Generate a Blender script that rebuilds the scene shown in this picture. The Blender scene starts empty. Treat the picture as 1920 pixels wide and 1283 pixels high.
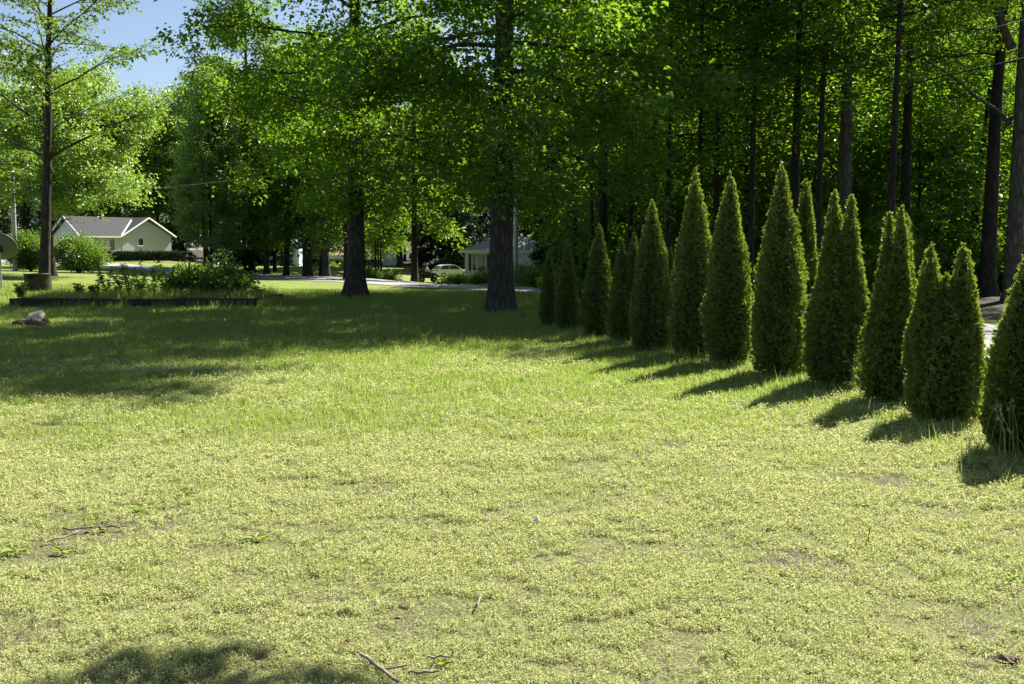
import bpy, math
import numpy as np
from mathutils import Vector
R_ = math.radians
C = bpy.context.scene.collection
SC = bpy.context.scene

# ------------------------------------------------------------------ camera, sky, sun, exposure
F, CX, CY, HOR, CAMH = 1900.0, 960.0, 641.5, 462.0, 1.65      # photograph is 1920 x 1283
PITCH = math.atan((CY - HOR) / F)
cam = bpy.data.objects.new('camera', bpy.data.cameras.new('camera'))
C.objects.link(cam)
cam.location = (0, 0, CAMH)
cam.rotation_euler = (math.pi / 2 - PITCH, 0, 0)
cam.data.sensor_width = 36.0
cam.data.lens = 36.0 * F / 1920.0
cam.data.clip_start = 0.05
cam.data.clip_end = 2000
SC.camera = cam

SUN_AZ, SUN_EL = 37.7, 44.0
SV = Vector((math.sin(R_(SUN_AZ)) * math.cos(R_(SUN_EL)), math.cos(R_(SUN_AZ)) * math.cos(R_(SUN_EL)), math.sin(R_(SUN_EL))))
w = bpy.data.worlds.new('World'); SC.world = w; w.use_nodes = True
sky = w.node_tree.nodes.new('ShaderNodeTexSky'); sky.sky_type = 'NISHITA'; sky.sun_disc = False
sky.sun_elevation = R_(SUN_EL); sky.sun_rotation = R_(SUN_AZ); sky.air_density = 0.75; sky.dust_density = 0.8; sky.ozone_density = 0.4
bg = w.node_tree.nodes['Background']; bg.inputs['Strength'].default_value = 0.05
w.node_tree.links.new(sky.outputs['Color'], bg.inputs['Color'])
sd = bpy.data.lights.new('sun', 'SUN'); sd.energy = 5.0; sd.angle = R_(0.5); sd.color = (1.0, 0.95, 0.86)
so = bpy.data.objects.new('sun', sd); C.objects.link(so)
so.rotation_euler = (-SV).to_track_quat('-Z', 'Y').to_euler()
so.location = (30, 40, 50)
SC.view_settings.view_transform = 'Standard'; SC.view_settings.look = 'None'
SC.view_settings.exposure = 1.6; SC.view_settings.gamma = 1.0
cy = SC.cycles
cy.use_denoising = True
cy.max_bounces = 7; cy.diffuse_bounces = 3; cy.glossy_bounces = 2; cy.transmission_bounces = 4; cy.transparent_max_bounces = 4
cy.sample_clamp_indirect = 6.0

# ------------------------------------------------------------------ helpers: properties, meshes
def tag(o, label=None, cat=None, group=None, kind=None):
    if label: o['label'] = label
    if cat: o['category'] = cat
    if group: o['group'] = group
    if kind: o['kind'] = kind
    return o

def empty(name, loc, rz=0.0, sc=1.0):
    o = bpy.data.objects.new(name, None); C.objects.link(o)
    o.location = loc; o.rotation_euler = (0, 0, rz); o.scale = (sc, sc, sc)
    o.empty_display_size = 0.2
    return o

class Geo:
    def __init__(s): s.V = []; s.F = []; s.n = 0
    def add(s, v, f, mat=0, smooth=False):
        v = np.asarray(v, np.float32).reshape(-1, 3); f = np.asarray(f, np.int32)
        s.V.append(v); s.F.append((f + s.n, mat, smooth)); s.n += len(v)
    def mesh(s, name, mats):
        m = bpy.data.meshes.new(name)
        V = np.concatenate(s.V)
        m.vertices.add(len(V)); m.vertices.foreach_set('co', V.ravel())
        loops = np.concatenate([f.ravel() for f, _, _ in s.F])
        tot = np.concatenate([np.full(len(f), f.shape[1], np.int32) for f, _, _ in s.F])
        mi = np.concatenate([np.full(len(f), k, np.int32) for f, k, _ in s.F])
        sm = np.concatenate([np.full(len(f), b, bool) for f, _, b in s.F])
        m.loops.add(len(loops)); m.loops.foreach_set('vertex_index', loops.astype(np.int32))
        m.polygons.add(len(tot))
        m.polygons.foreach_set('loop_start', np.concatenate([[0], np.cumsum(tot)[:-1]]).astype(np.int32))
        m.polygons.foreach_set('material_index', mi)
        m.polygons.foreach_set('use_smooth', sm)
        for k in mats: m.materials.append(k)
        m.update(calc_edges=True)
        return m
    # shapes
    def box(s, c, d, rz=0.0, mat=0, taper=1.0):
        x, y, z = np.array(d) / 2.0
        v = np.array([(-x, -y, -z), (x, -y, -z), (x, y, -z), (-x, y, -z), (-x * taper, -y * taper, z), (x * taper, -y * taper, z), (x * taper, y * taper, z), (-x * taper, y * taper, z)])
        cr, sr = math.cos(rz), math.sin(rz)
        v = np.stack([v[:, 0] * cr - v[:, 1] * sr, v[:, 0] * sr + v[:, 1] * cr, v[:, 2]], 1) + np.array(c)
        s.add(v, [(0, 3, 2, 1), (4, 5, 6, 7), (0, 1, 5, 4), (1, 2, 6, 5), (2, 3, 7, 6), (3, 0, 4, 7)], mat)
    def hexa(s, v, mat=0):
        s.add(v, [(0, 3, 2, 1), (4, 5, 6, 7), (0, 1, 5, 4), (1, 2, 6, 5), (2, 3, 7, 6), (3, 0, 4, 7)], mat)
    def prism(s, prof, y0, y1, mat=0, axis='y'):
        n = len(prof)
        if axis == 'y':
            a = [(p[0], y0, p[1]) for p in prof] + [(p[0], y1, p[1]) for p in prof]
        else:
            a = [(y0, p[0], p[1]) for p in prof] + [(y1, p[0], p[1]) for p in prof]
        s.add(a, [(i, (i + 1) % n, (i + 1) % n + n, i + n) for i in range(n)], mat)
        s.add(a, [tuple(range(n - 1, -1, -1))], mat); s.add(a, [tuple(range(n, 2 * n))], mat)
    def tube(s, P, r, sides=8, mat=0, lobes=None, cap=True, seed=0):
        P = np.asarray(P, float); r = np.broadcast_to(np.asarray(r, float), (len(P),)); n = len(P)
        T = np.gradient(P, axis=0); T /= np.linalg.norm(T, axis=1)[:, None] + 1e-9
        ref = np.array([1.0, 0, 0]) if abs(T[0, 0]) < 0.8 else np.array([0, 1.0, 0])
        A = np.cross(T, ref); A /= np.linalg.norm(A, axis=1)[:, None] + 1e-9
        B = np.cross(T, A)
        th = np.linspace(0, 2 * math.pi, sides, endpoint=False)
        rr = r[:, None] * np.ones((1, sides))
        if lobes is not None: rr = rr * lobes
        v = P[:, None, :] + rr[:, :, None] * (np.cos(th)[None, :, None] * A[:, None, :] + np.sin(th)[None, :, None] * B[:, None, :])
        i = np.arange(n - 1)[:, None] * sides; j = np.arange(sides)[None, :]; k = (np.arange(sides) + 1) % sides
        f = np.stack([i + j, i + k[None, :], i + sides + k[None, :], i + sides + j], -1).reshape(-1, 4)
        s.add(v.reshape(-1, 3), f, mat, True)
        if cap:
            s.add(v[-1], [tuple(range(sides))], mat); s.add(v[0], [tuple(range(sides - 1, -1, -1))], mat)
    def lathe(s, prof, c=(0, 0, 0), sides=20, mat=0):
        th = np.linspace(0, 2 * math.pi, sides, endpoint=False)
        pr = np.array(prof, float)
        v = np.stack([pr[:, 0:1] * np.cos(th), pr[:, 0:1] * np.sin(th), pr[:, 1:2] * np.ones((1, sides))], -1) + np.array(c)
        n = len(pr)
        i = np.arange(n - 1)[:, None] * sides; j = np.arange(sides)[None, :]; k = ((np.arange(sides) + 1) % sides)[None, :]
        f = np.stack([i + j, i + k, i + sides + k, i + sides + j], -1).reshape(-1, 4)
        s.add(v.reshape(-1, 3), f, mat, True)

def link(name, mesh, parent=None, loc=None):
    o = bpy.data.objects.new(name, mesh); C.objects.link(o)
    if parent is not None: o.parent = parent
    if loc is not None: o.location = loc
    return o
def part(name, g, mats, parent=None):
    return link(name, g.mesh(name, mats if isinstance(mats, (list, tuple)) else [mats]), parent)
def copy_tree(o, parent=None):
    c = o.copy(); C.objects.link(c)
    if parent is not None: c.parent = parent
    for ch in list(o.children): copy_tree(ch, c)
    return c

# value noise in numpy
def vnoise(x, y, seed=0):
    xi = np.floor(x).astype(np.int64); yi = np.floor(y).astype(np.int64)
    fx = x - xi; fy = y - yi; fx = fx * fx * (3 - 2 * fx); fy = fy * fy * (3 - 2 * fy)
    def h(a, b):
        n = (a * 374761393 + b * 668265263 + seed * 1442695) & 0x7fffffff
        n = ((n ^ (n >> 13)) * 1274126177) & 0x7fffffff
        return ((n ^ (n >> 16)) & 0xffff) / 65535.0
    return (h(xi, yi) * (1 - fx) + h(xi + 1, yi) * fx) * (1 - fy) + (h(xi, yi + 1) * (1 - fx) + h(xi + 1, yi + 1) * fx) * fy
def fbm(x, y, seed=0, o=3):
    s = 0; a = 1; t = 0
    for i in range(o):
        s = s + a * vnoise(x * 2 ** i, y * 2 ** i, seed + 7 * i); t += a; a *= 0.5
    return s / t

# ------------------------------------------------------------------ terrain: flat near lawn, then a gentle fall to the cottage and a rise to the left house
def cpt(px, d, z): return ((px - CX) / F * d, d, z)
ANCH = np.array([cpt(900, 42, -.25), cpt(660, 65, -.68), cpt(660, 82, -.9), cpt(500, 75, -.76), cpt(500, 88, -.85), cpt(330, 78, -.44),
    cpt(200, 95, 0), cpt(200, 112, .3), cpt(30, 116, 0.05), cpt(100, 60, 0), cpt(-100, 90, 0.1), cpt(890, 101, -1.75), cpt(802, 100, -1.85), cpt(880, 58, -.85), cpt(880, 75, -1.4), cpt(880, 90, -1.75), cpt(800, 60, -.8), cpt(800, 80, -1.45), cpt(740, 72, -.95), cpt(740, 100, -1.3), cpt(740, 130, -1.4), cpt(500, 110, -.75), cpt(500, 128, -.71), cpt(960, 60, -.85), cpt(1000, 80, -1.3), cpt(330, 100, -.1), cpt(260, 92, .0), cpt(840, 118, -2.0),
    cpt(740, 163, -1.44), cpt(625, 118, -1.2), cpt(500, 140, -.9), cpt(1400, 60, -.3), cpt(1900, 60, -.1), cpt(1150, 60, -.9), cpt(1100, 110, -1.6),
    cpt(1700, 120, -.5), cpt(500, 30, 0), cpt(960, 28, 0), cpt(1500, 30, 0), cpt(100, 34, 0), cpt(1900, 25, 0), cpt(960, 240, -1.5), cpt(200, 240, .5), cpt(1700, 240, -.5),
    (-60, 20, 0), (60, 20, 0), (-30, -10, 0), (30, -10, 0), (0, 10, 0), (160, 100, 0), (-160, 100, .3), (-200, 300, .5), (200, 300, 0), (0, 330, -1)], float)
def _phi(r): return np.sqrt(r * r + 60.0)
_D = np.hypot(ANCH[:, None, 0] - ANCH[None, :, 0], ANCH[:, None, 1] - ANCH[None, :, 1])
_A = np.zeros((len(ANCH) + 1,) * 2); _A[:-1, :-1] = _phi(_D) + np.eye(len(ANCH)) * 0.02; _A[-1, :-1] = 1; _A[:-1, -1] = 1
_W = np.linalg.solve(_A, np.concatenate([ANCH[:, 2], [0]]))
def terr(x, y):
    x = np.atleast_1d(np.asarray(x, float)); y = np.atleast_1d(np.asarray(y, float)); sh = x.shape
    x = x.ravel(); y = y.ravel(); out = np.empty(len(x))
    for i in range(0, len(x), 20000):
        r = np.hypot(x[i:i + 20000, None] - ANCH[None, :, 0], y[i:i + 20000, None] - ANCH[None, :, 1])
        out[i:i + 20000] = _phi(r) @ _W[:-1] + _W[-1]
    t = np.clip((y - 26) / 14, 0, 1); t = t * t * (3 - 2 * t)
    return (np.clip(out, -2.3, 0.8) * t).reshape(sh)
def tz(x, y): return float(terr([x], [y])[0])
def ray(px, py):
    u = (px - CX) / F; v = (CY - py) / F
    c, s = math.cos(PITCH), math.sin(PITCH)
    return np.array([u, c + v * s, -s + v * c])
def at(px, py):                       # the ground point seen at a pixel of the photograph
    d = ray(px, py); d = d / d[1]
    ys = np.concatenate([np.arange(1.5, 60, .05), np.arange(60, 330, .25)])
    z = CAMH + d[2] * ys; g = terr(d[0] * ys, ys)
    k = np.argmax(z <= g)
    if z[k] > g[k]: k = len(ys) - 1
    return (float(d[0] * ys[k]), float(ys[k]), float(g[k]))
def col(px, d):                       # ground point in a pixel column at a given depth
    x = (px - CX) / F * d
    return (x, d, tz(x, d))
def hz(py, d): return CAMH + (ray(960, py)[2] / ray(960, py)[1]) * d      # height of a pixel row at a depth

# ------------------------------------------------------------------ materials
def nt(name):
    m = bpy.data.materials.new(name); m.use_nodes = True
    t = m.node_tree; b = t.nodes['Principled BSDF']
    return m, t, b, t.nodes, t.links
def noise(t, scale, detail=3, vec=None, rough=.55):
    n = t.nodes.new('ShaderNodeTexNoise'); n.inputs['Scale'].default_value = scale; n.inputs['Detail'].default_value = detail; n.inputs['Roughness'].default_value = rough
    if vec is not None: t.links.new(vec, n.inputs['Vector'])
    return n
def ramp(t, src, stops):
    r = t.nodes.new('ShaderNodeValToRGB'); e = r.color_ramp.elements
    while len(e) < len(stops): e.new(0.5)
    for k, (p, c) in zip(e, stops): k.position = p; k.color = (*c, 1)
    t.links.new(src, r.inputs['Fac']); return r
def coords(t, scale=(1, 1, 1), kind='Object'):
    tc = t.nodes.new('ShaderNodeTexCoord'); mp = t.nodes.new('ShaderNodeMapping'); mp.inputs['Scale'].default_value = scale
    t.links.new(tc.outputs[kind], mp.inputs['Vector']); return mp.outputs['Vector']
def bump(t, b, h, s=.5, d=.02):
    k = t.nodes.new('ShaderNodeBump'); k.inputs['Strength'].default_value = s; k.inputs['Distance'].default_value = d
    t.links.new(h, k.inputs['Height']); t.links.new(k.outputs['Normal'], b.inputs['Normal'])
def plain(name, c, rough=.7, var=.25, scale=8, metal=0, spec=.4, stretch=(1, 1, 1), bmp=.2):
    m, t, b, N, L = nt(name)
    n = noise(t, scale, 4, coords(t, stretch))
    lo = tuple(x * (1 - var) for x in c); hi = tuple(min(1, x * (1 + var)) for x in c)
    r = ramp(t, n.outputs['Fac'], [(.3, lo), (.7, hi)])
    L.new(r.outputs['Color'], b.inputs['Base Color'])
    b.inputs['Roughness'].default_value = rough; b.inputs['Metallic'].default_value = metal; b.inputs['Specular IOR Level'].default_value = spec
    if bmp: bump(t, b, n.outputs['Fac'], bmp, .01)
    return m
def leafmat(name, stops, tcol, tw=.45, gl=.06, rough=.45):
    m = bpy.data.materials.new(name); m.use_nodes = True; t = m.node_tree; N = t.nodes; L = t.links
    N.remove(N['Principled BSDF']); out = N['Material Output']
    g = N.new('ShaderNodeNewGeometry'); oi = N.new('ShaderNodeObjectInfo')
    ad = N.new('ShaderNodeMath'); ad.operation = 'MULTIPLY_ADD'; ad.inputs[1].default_value = .75
    ml = N.new('ShaderNodeMath'); ml.operation = 'MULTIPLY'; ml.inputs[1].default_value = .25
    L.new(oi.outputs['Random'], ml.inputs[0]); L.new(g.outputs['Random Per Island'], ad.inputs[0]); L.new(ml.outputs[0], ad.inputs[2])
    r = ramp(t, ad.outputs[0], stops)
    df = N.new('ShaderNodeBsdfDiffuse'); L.new(r.outputs['Color'], df.inputs['Color'])
    tr = N.new('ShaderNodeBsdfTranslucent')
    mx = N.new('ShaderNodeMixRGB'); mx.blend_type = 'MIX'; mx.inputs[0].default_value = .7; L.new(r.outputs['Color'], mx.inputs[1]); mx.inputs[2].default_value = (*tcol, 1)
    L.new(mx.outputs[0], tr.inputs['Color'])
    a = N.new('ShaderNodeMixShader'); a.inputs[0].default_value = tw; L.new(df.outputs[0], a.inputs[1]); L.new(tr.outputs[0], a.inputs[2])
    gs = N.new('ShaderNodeBsdfGlossy'); gs.inputs['Roughness'].default_value = rough; gs.inputs['Color'].default_value = (.9, .95, .9, 1)
    b = N.new('ShaderNodeMixShader'); b.inputs[0].default_value = gl; L.new(a.outputs[0], b.inputs[1]); L.new(gs.outputs[0], b.inputs[2])
    L.new(b.outputs[0], out.inputs['Surface'])
    return m
M = {}
M['maple'] = leafmat('maple_leaves', [(0, (.018, .055, .005)), (.5, (.033, .088, .008)), (1, (.065, .14, .012))], (.31, .54, .018), .52, .04)
M['bright'] = leafmat('bright_maple_leaves', [(0, (.06, .145, .018)), (.5, (.09, .195, .026)), (1, (.12, .24, .04))], (.42, .60, .05), .50, .10)
M['forest'] = leafmat('forest_leaves', [(0, (.016, .048, .005)), (.5, (.030, .080, .008)), (1, (.06, .125, .012))], (.31, .53, .017), .50, .04)
M['yellowy'] = leafmat('young_leaves', [(0, (.03, .075, .008)), (.6, (.05, .11, .012)), (.9, (.09, .13, .018)), (1, (.18, .11, .03))], (.28, .44, .03), .42, .03)
M['needle'] = leafmat('spruce_needles', [(0, (.010, .025, .010)), (1, (.025, .05, .018))], (.02, .05, .01), .15, .03)
M['cedar'] = leafmat('arborvitae_sprays', [(0, (.032, .062, .008)), (.45, (.06, .105, .013)), (.82, (.11, .165, .022)), (.93, (.17, .22, .035)), (.97, (.15, .09, .035)), (1, (.08, .045, .02))], (.44, .56, .04), .38, .08, .4)
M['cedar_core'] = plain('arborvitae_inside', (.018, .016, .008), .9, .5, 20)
M['shrub'] = leafmat('shrub_leaves', [(0, (.035, .085, .01)), (.6, (.065, .14, .018)), (1, (.10, .19, .028))], (.28, .46, .03), .42, .07)
M['weed'] = leafmat('weed_leaves', [(0, (.06, .12, .02)), (1, (.13, .22, .04))], (.25, .42, .04), .45, .02, .6)
M['dark_hedge'] = leafmat('dark_hedge_leaves', [(0, (.008, .018, .006)), (1, (.02, .04, .012))], (.02, .05, .01), .2, .03)
M['litterleaf'] = leafmat('dry_leaf', [(0, (.20, .09, .04)), (1, (.32, .2, .1))], (.3, .15, .05), .25, .04)
# lawn blades
M['sprig'] = leafmat('lawn_sprigs', [(0, (.09, .15, .035)), (.20, (.21, .27, .08)), (.5, (.41, .445, .18)), (.85, (.59, .59, .31)), (.96, (.68, .63, .40)), (1, (.42, .25, .12))], (.56, .58, .20), .46, .015, .6)
M['blade'] = leafmat('lawn_blades', [(0, (.075, .115, .02)), (.5, (.195, .245, .045)), (1, (.42, .43, .12))], (.38, .52, .08), .48, .03, .5)
M['stalk'] = leafmat('dry_stalks', [(0, (.30, .25, .13)), (1, (.5, .45, .28))], (.4, .35, .2), .3, .04)

def bark(name, a, b2, sx=15, bs=.9):
    m, t, b, N, L = nt(name)
    v = coords(t, (sx, sx, 3.4)); n = noise(t, 1.0, 5, v, .65)
    vo = N.new('ShaderNodeTexVoronoi'); vo.feature = 'DISTANCE_TO_EDGE'; vo.inputs['Scale'].default_value = .55; L.new(v, vo.inputs['Vector'])
    n2 = noise(t, 1.3, 3, coords(t))
    mx = N.new('ShaderNodeMath'); mx.operation = 'MULTIPLY'; L.new(n.outputs['Fac'], mx.inputs[0])
    rr = ramp(t, vo.outputs['Distance'], [(0, (.35,) * 3), (.25, (1,) * 3)]); L.new(rr.outputs['Color'], mx.inputs[1])
    ad = N.new('ShaderNodeMath'); ad.operation = 'MULTIPLY_ADD'; ad.inputs[1].default_value = .35; L.new(n2.outputs['Fac'], ad.inputs[0]); L.new(mx.outputs[0], ad.inputs[2])
    r = ramp(t, ad.outputs[0], [(.25, a), (.8, b2)])
    L.new(r.outputs['Color'], b.inputs['Base Color']); b.inputs['Roughness'].default_value = .9; b.inputs['Specular IOR Level'].default_value = .2
    bump(t, b, mx.outputs[0], bs, .03)
    return m
M['bark'] = bark('oak_bark', (.021, .018, .015), (.088, .076, .064))
M['bark_dark'] = bark('dark_bark', (.017, .015, .013), (.055, .050, .044), 14)
M['bark_grey'] = bark('grey_bark', (.045, .04, .034), (.15, .137, .12), 13, .5)

# ground: lawn soil and thatch, leaf litter under the woods (attribute), greener far lawns
def ground_mat():
    m, t, b, N, L = nt('lawn_ground')
    at_ = N.new('ShaderNodeAttribute'); at_.attribute_name = 'litter'
    ag = N.new('ShaderNodeAttribute'); ag.attribute_name = 'green'
    v = coords(t)
    n1 = noise(t, 60, 5, v, .7); n2 = noise(t, 1.3, 4, v, .6); n3 = noise(t, 9, 4, v, .65)
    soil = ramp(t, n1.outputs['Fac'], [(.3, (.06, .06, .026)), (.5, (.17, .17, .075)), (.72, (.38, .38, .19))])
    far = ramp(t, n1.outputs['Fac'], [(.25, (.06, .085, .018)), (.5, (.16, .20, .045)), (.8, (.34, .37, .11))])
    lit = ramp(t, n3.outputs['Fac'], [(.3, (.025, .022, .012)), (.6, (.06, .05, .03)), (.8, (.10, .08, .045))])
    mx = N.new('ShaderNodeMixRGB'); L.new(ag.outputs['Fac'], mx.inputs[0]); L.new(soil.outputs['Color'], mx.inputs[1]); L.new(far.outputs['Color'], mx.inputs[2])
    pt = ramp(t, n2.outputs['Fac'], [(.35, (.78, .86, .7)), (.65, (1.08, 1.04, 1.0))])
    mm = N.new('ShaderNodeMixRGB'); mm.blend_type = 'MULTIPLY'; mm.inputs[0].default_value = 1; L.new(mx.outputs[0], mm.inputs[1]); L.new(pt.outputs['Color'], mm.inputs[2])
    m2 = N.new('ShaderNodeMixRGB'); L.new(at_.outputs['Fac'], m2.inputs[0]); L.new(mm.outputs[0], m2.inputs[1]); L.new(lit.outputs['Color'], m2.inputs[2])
    ab = N.new('ShaderNodeAttribute'); ab.attribute_name = 'bare'; br = ramp(t, n1.outputs['Fac'], [(.3, (.045, .038, .026)), (.55, (.14, .118, .082)), (.72, (.34, .30, .21))])
    m3 = N.new('ShaderNodeMixRGB'); L.new(ab.outputs['Fac'], m3.inputs[0]); L.new(m2.outputs[0], m3.inputs[1]); L.new(br.outputs['Color'], m3.inputs[2]); m2 = m3
    L.new(m2.outputs[0], b.inputs['Base Color']); b.inputs['Roughness'].default_value = .95; b.inputs['Specular IOR Level'].default_value = .15
    bump(t, b, n1.outputs['Fac'], .8, .03)
    return m
M['ground'] = ground_mat()
def road_mat():
    m, t, b, N, L = nt('worn_road')
    v = coords(t); n = noise(t, 45, 5, v, .7); n2 = noise(t, .7, 4, v)
    r = ramp(t, n.outputs['Fac'], [(.3, (.17, .17, .175)), (.7, (.32, .315, .31))])
    p = ramp(t, n2.outputs['Fac'], [(.3, (.85, .85, .86)), (.7, (1.1, 1.08, 1.05))])
    mm = N.new('ShaderNodeMixRGB'); mm.blend_type = 'MULTIPLY'; mm.inputs[0].default_value = 1; L.new(r.outputs['Color'], mm.inputs[1]); L.new(p.outputs['Color'], mm.inputs[2])
    L.new(mm.outputs[0], b.inputs['Base Color']); b.inputs['Roughness'].default_value = .85; bump(t, b, n.outputs['Fac'], .5, .01)
    return m
M['road'] = road_mat()
def siding(name, c, pitch=.12):
    m, t, b, N, L = nt(name)
    wv = N.new('ShaderNodeTexWave'); wv.bands_direction = 'Z'; wv.wave_profile = 'SAW'; wv.inputs['Scale'].default_value = 1 / pitch / 3.1416 / 2 * 1.0
    L.new(coords(t), wv.inputs['Vector']); n = noise(t, 3, 3, coords(t))
    r = ramp(t, n.outputs['Fac'], [(.3, tuple(x * .9 for x in c)), (.7, c)])
    L.new(r.outputs['Color'], b.inputs['Base Color']); b.inputs['Roughness'].default_value = .6
    bump(t, b, wv.outputs['Fac'], .8, .02)
    return m
M['siding_cream'] = siding('cream_siding', (.52, .53, .55)); M['siding_white'] = siding('white_siding', (.84, .86, .84))
M['siding_blue'] = siding('pale_blue_siding', (.50, .58, .68)); M['siding_shed'] = siding('shed_siding', (.74, .76, .76), .2)
M['mustard'] = siding('mustard_siding', (.32, .25, .08))
M['roof'] = plain('grey_shingles', (.033, .034, .034), .9, .3, 30, bmp=.6); M['roof_slate'] = plain('slate_shingles', (.14, .16, .18), .6, .35, 25, bmp=.6)
M['white'] = plain('white_trim', (.8, .8, .78), .5, .05, 4, bmp=0); M['shutter'] = plain('brown_shutter', (.09, .06, .045), .7, .2, 10)
M['concrete'] = plain('foundation', (.28, .24, .21), .9, .2, 8)
def glass():
    m, t, b, N, L = nt('window_glass'); n = noise(t, 1.2, 2, coords(t)); r = ramp(t, n.outputs['Fac'], [(.3, (.015, .02, .022)), (.7, (.05, .06, .06))])
    L.new(r.outputs['Color'], b.inputs['Base Color']); b.inputs['Roughness'].default_value = .06; b.inputs['Specular IOR Level'].default_value = .8; return m
M['glass'] = glass()
M['curtain'] = plain('pale_curtain', (.55, .58, .55), .9, .3, 3, stretch=(20, 20, .3))
M['black'] = plain('black_plastic', (.012, .012, .013), .55, .4, 12); M['tyre'] = plain('tyre_rubber', (.012, .012, .012), .85, .3, 20)
M['silver'] = plain('silver_paint', (.78, .80, .82), .2, .03, 2, metal=.25, spec=.7, bmp=0); M['metal'] = plain('grey_metal', (.3, .31, .32), .4, .15, 6, metal=.6)
M['red'] = plain('red_lamp', (.45, .02, .015), .2, .1, 4, bmp=0)
M['dish'] = plain('grey_dish', (.085, .085, .08), .6, .1, 5); M['galv'] = plain('galvanised_pole', (.40, .42, .44), .45, .15, 9, metal=.5)
M['pole'] = plain('weathered_pole', (.32, .31, .30), .85, .25, 12, stretch=(6, 6, .5)); M['timber'] = plain('dark_timber', (.035, .026, .02), .9, .4, 10, stretch=(.6, 5, 5))
M['wood_pale'] = plain('pale_split_wood', (.62, .52, .40), .8, .2, 9, stretch=(1, 6, 6)); M['wood_brown'] = plain('brown_bark_wood', (.11, .065, .04), .9, .4, 12)
M['stick'] = plain('weathered_stick', (.24, .20, .15), .9, .4, 25); M['stone'] = plain('grey_stone', (.42, .40, .37), .85, .25, 20); M['palestone'] = plain('pale_chip', (.68, .66, .60), .8, .15, 18)
M['cable'] = plain('black_cable', (.012, .012, .012), .5, .1, 5, bmp=0); M['wire'] = plain('bare_wire', (.45, .46, .47), .35, .1, 5, metal=.8, bmp=0)
M['skin'] = plain('skin', (.42, .26, .19), .6, .1, 10, bmp=0); M['shirt'] = plain('white_shirt', (.72, .72, .72), .8, .1, 10); M['jeans'] = plain('dark_trousers', (.05, .05, .06), .9, .2, 10); M['hair'] = plain('grey_hair', (.28, .26, .24), .8, .2, 20)
M['flower'] = plain('dark_red_flowers', (.22, .03, .03), .8, .3, 20); M['yellow'] = plain('yellow_flower', (.75, .6, .03), .7, .1, 20)
M['debris'] = plain('burnt_soil', (.10, .085, .065), .95, .5, 30, bmp=.8)

# ------------------------------------------------------------------ ground sheet, road
def catmull(P, n):
    P = np.asarray(P, float); out = []
    for i in range(len(P) - 1):
        p0, p1, p2, p3 = P[max(i - 1, 0)], P[i], P[i + 1], P[min(i + 2, len(P) - 1)]
        for t in np.linspace(0, 1, n, endpoint=False):
            out.append(.5 * (2 * p1 + (p2 - p0) * t + (2 * p0 - 5 * p1 + 4 * p2 - p3) * t * t + (3 * p1 - p0 - 3 * p2 + p3) * t ** 3))
    out.append(P[-1]); return np.array(out)
NEAR = [(1850, 680), (1640, 626), (1410, 588), (1200, 567), (1010, 555), (900, 547.5), (780, 540), (660, 531), (560, 526.5), (480, 523), (400, 519), (330, 514), (260, 507), (190, 500), (100, 495), (-30, 493), (-150, 492)]
FARE = [(1850, 610), (1640, 589), (1410, 571), (1200, 555), (1010, 542), (900, 537), (780, 529.5), (660, 522), (560, 518), (480, 515), (400, 510), (330, 504.5), (260, 498), (190, 492), (100, 489), (-30, 488), (-150, 487.5)]
nE = np.array([at(*p)[:2] for p in NEAR]); fE = np.array([at(*p)[:2] for p in FARE])
nE = np.concatenate([[(7.4, -14), (7.0, 4)], nE]); fE = np.concatenate([[(12.0, -14), (11.2, 6)], fE])
nE = catmull(nE, 8); fE = catmull(fE, 8)
ROADC = (nE + fE) / 2; ROADW = np.linalg.norm(nE - fE, axis=1)
def road_dist(x, y):                 # signed-ish distance outside the road (negative on it)
    P = np.stack([np.atleast_1d(x), np.atleast_1d(y)], 1).astype(float)
    best = np.full(len(P), 1e9)
    A = ROADC[:-1]; B = ROADC[1:]
    for i in range(len(A)):
        ab = B[i] - A[i]; t = np.clip(((P - A[i]) @ ab) / (ab @ ab + 1e-9), 0, 1)
        d = np.linalg.norm(P - A[i] - t[:, None] * ab, axis=1) - 2.4
        best = np.minimum(best, d)
    return best
def beyond_road(x, y):               # True on the far side of the road
    x = np.atleast_1d(x); y = np.atleast_1d(y)
    poly = np.concatenate([ROADC, [(-400, 120), (-400, 500), (500, 500), (500, -60), (ROADC[0, 0], -60)]])
    ins = np.zeros(len(x), bool); j = len(poly) - 1
    for i in range(len(poly)):
        xi, yi = poly[i]; xj, yj = poly[j]
        c = ((yi > y) != (yj > y)) & (x < (xj - xi) * (y - yi) / (yj - yi + 1e-12) + xi)
        ins ^= c; j = i
    return ins

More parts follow.
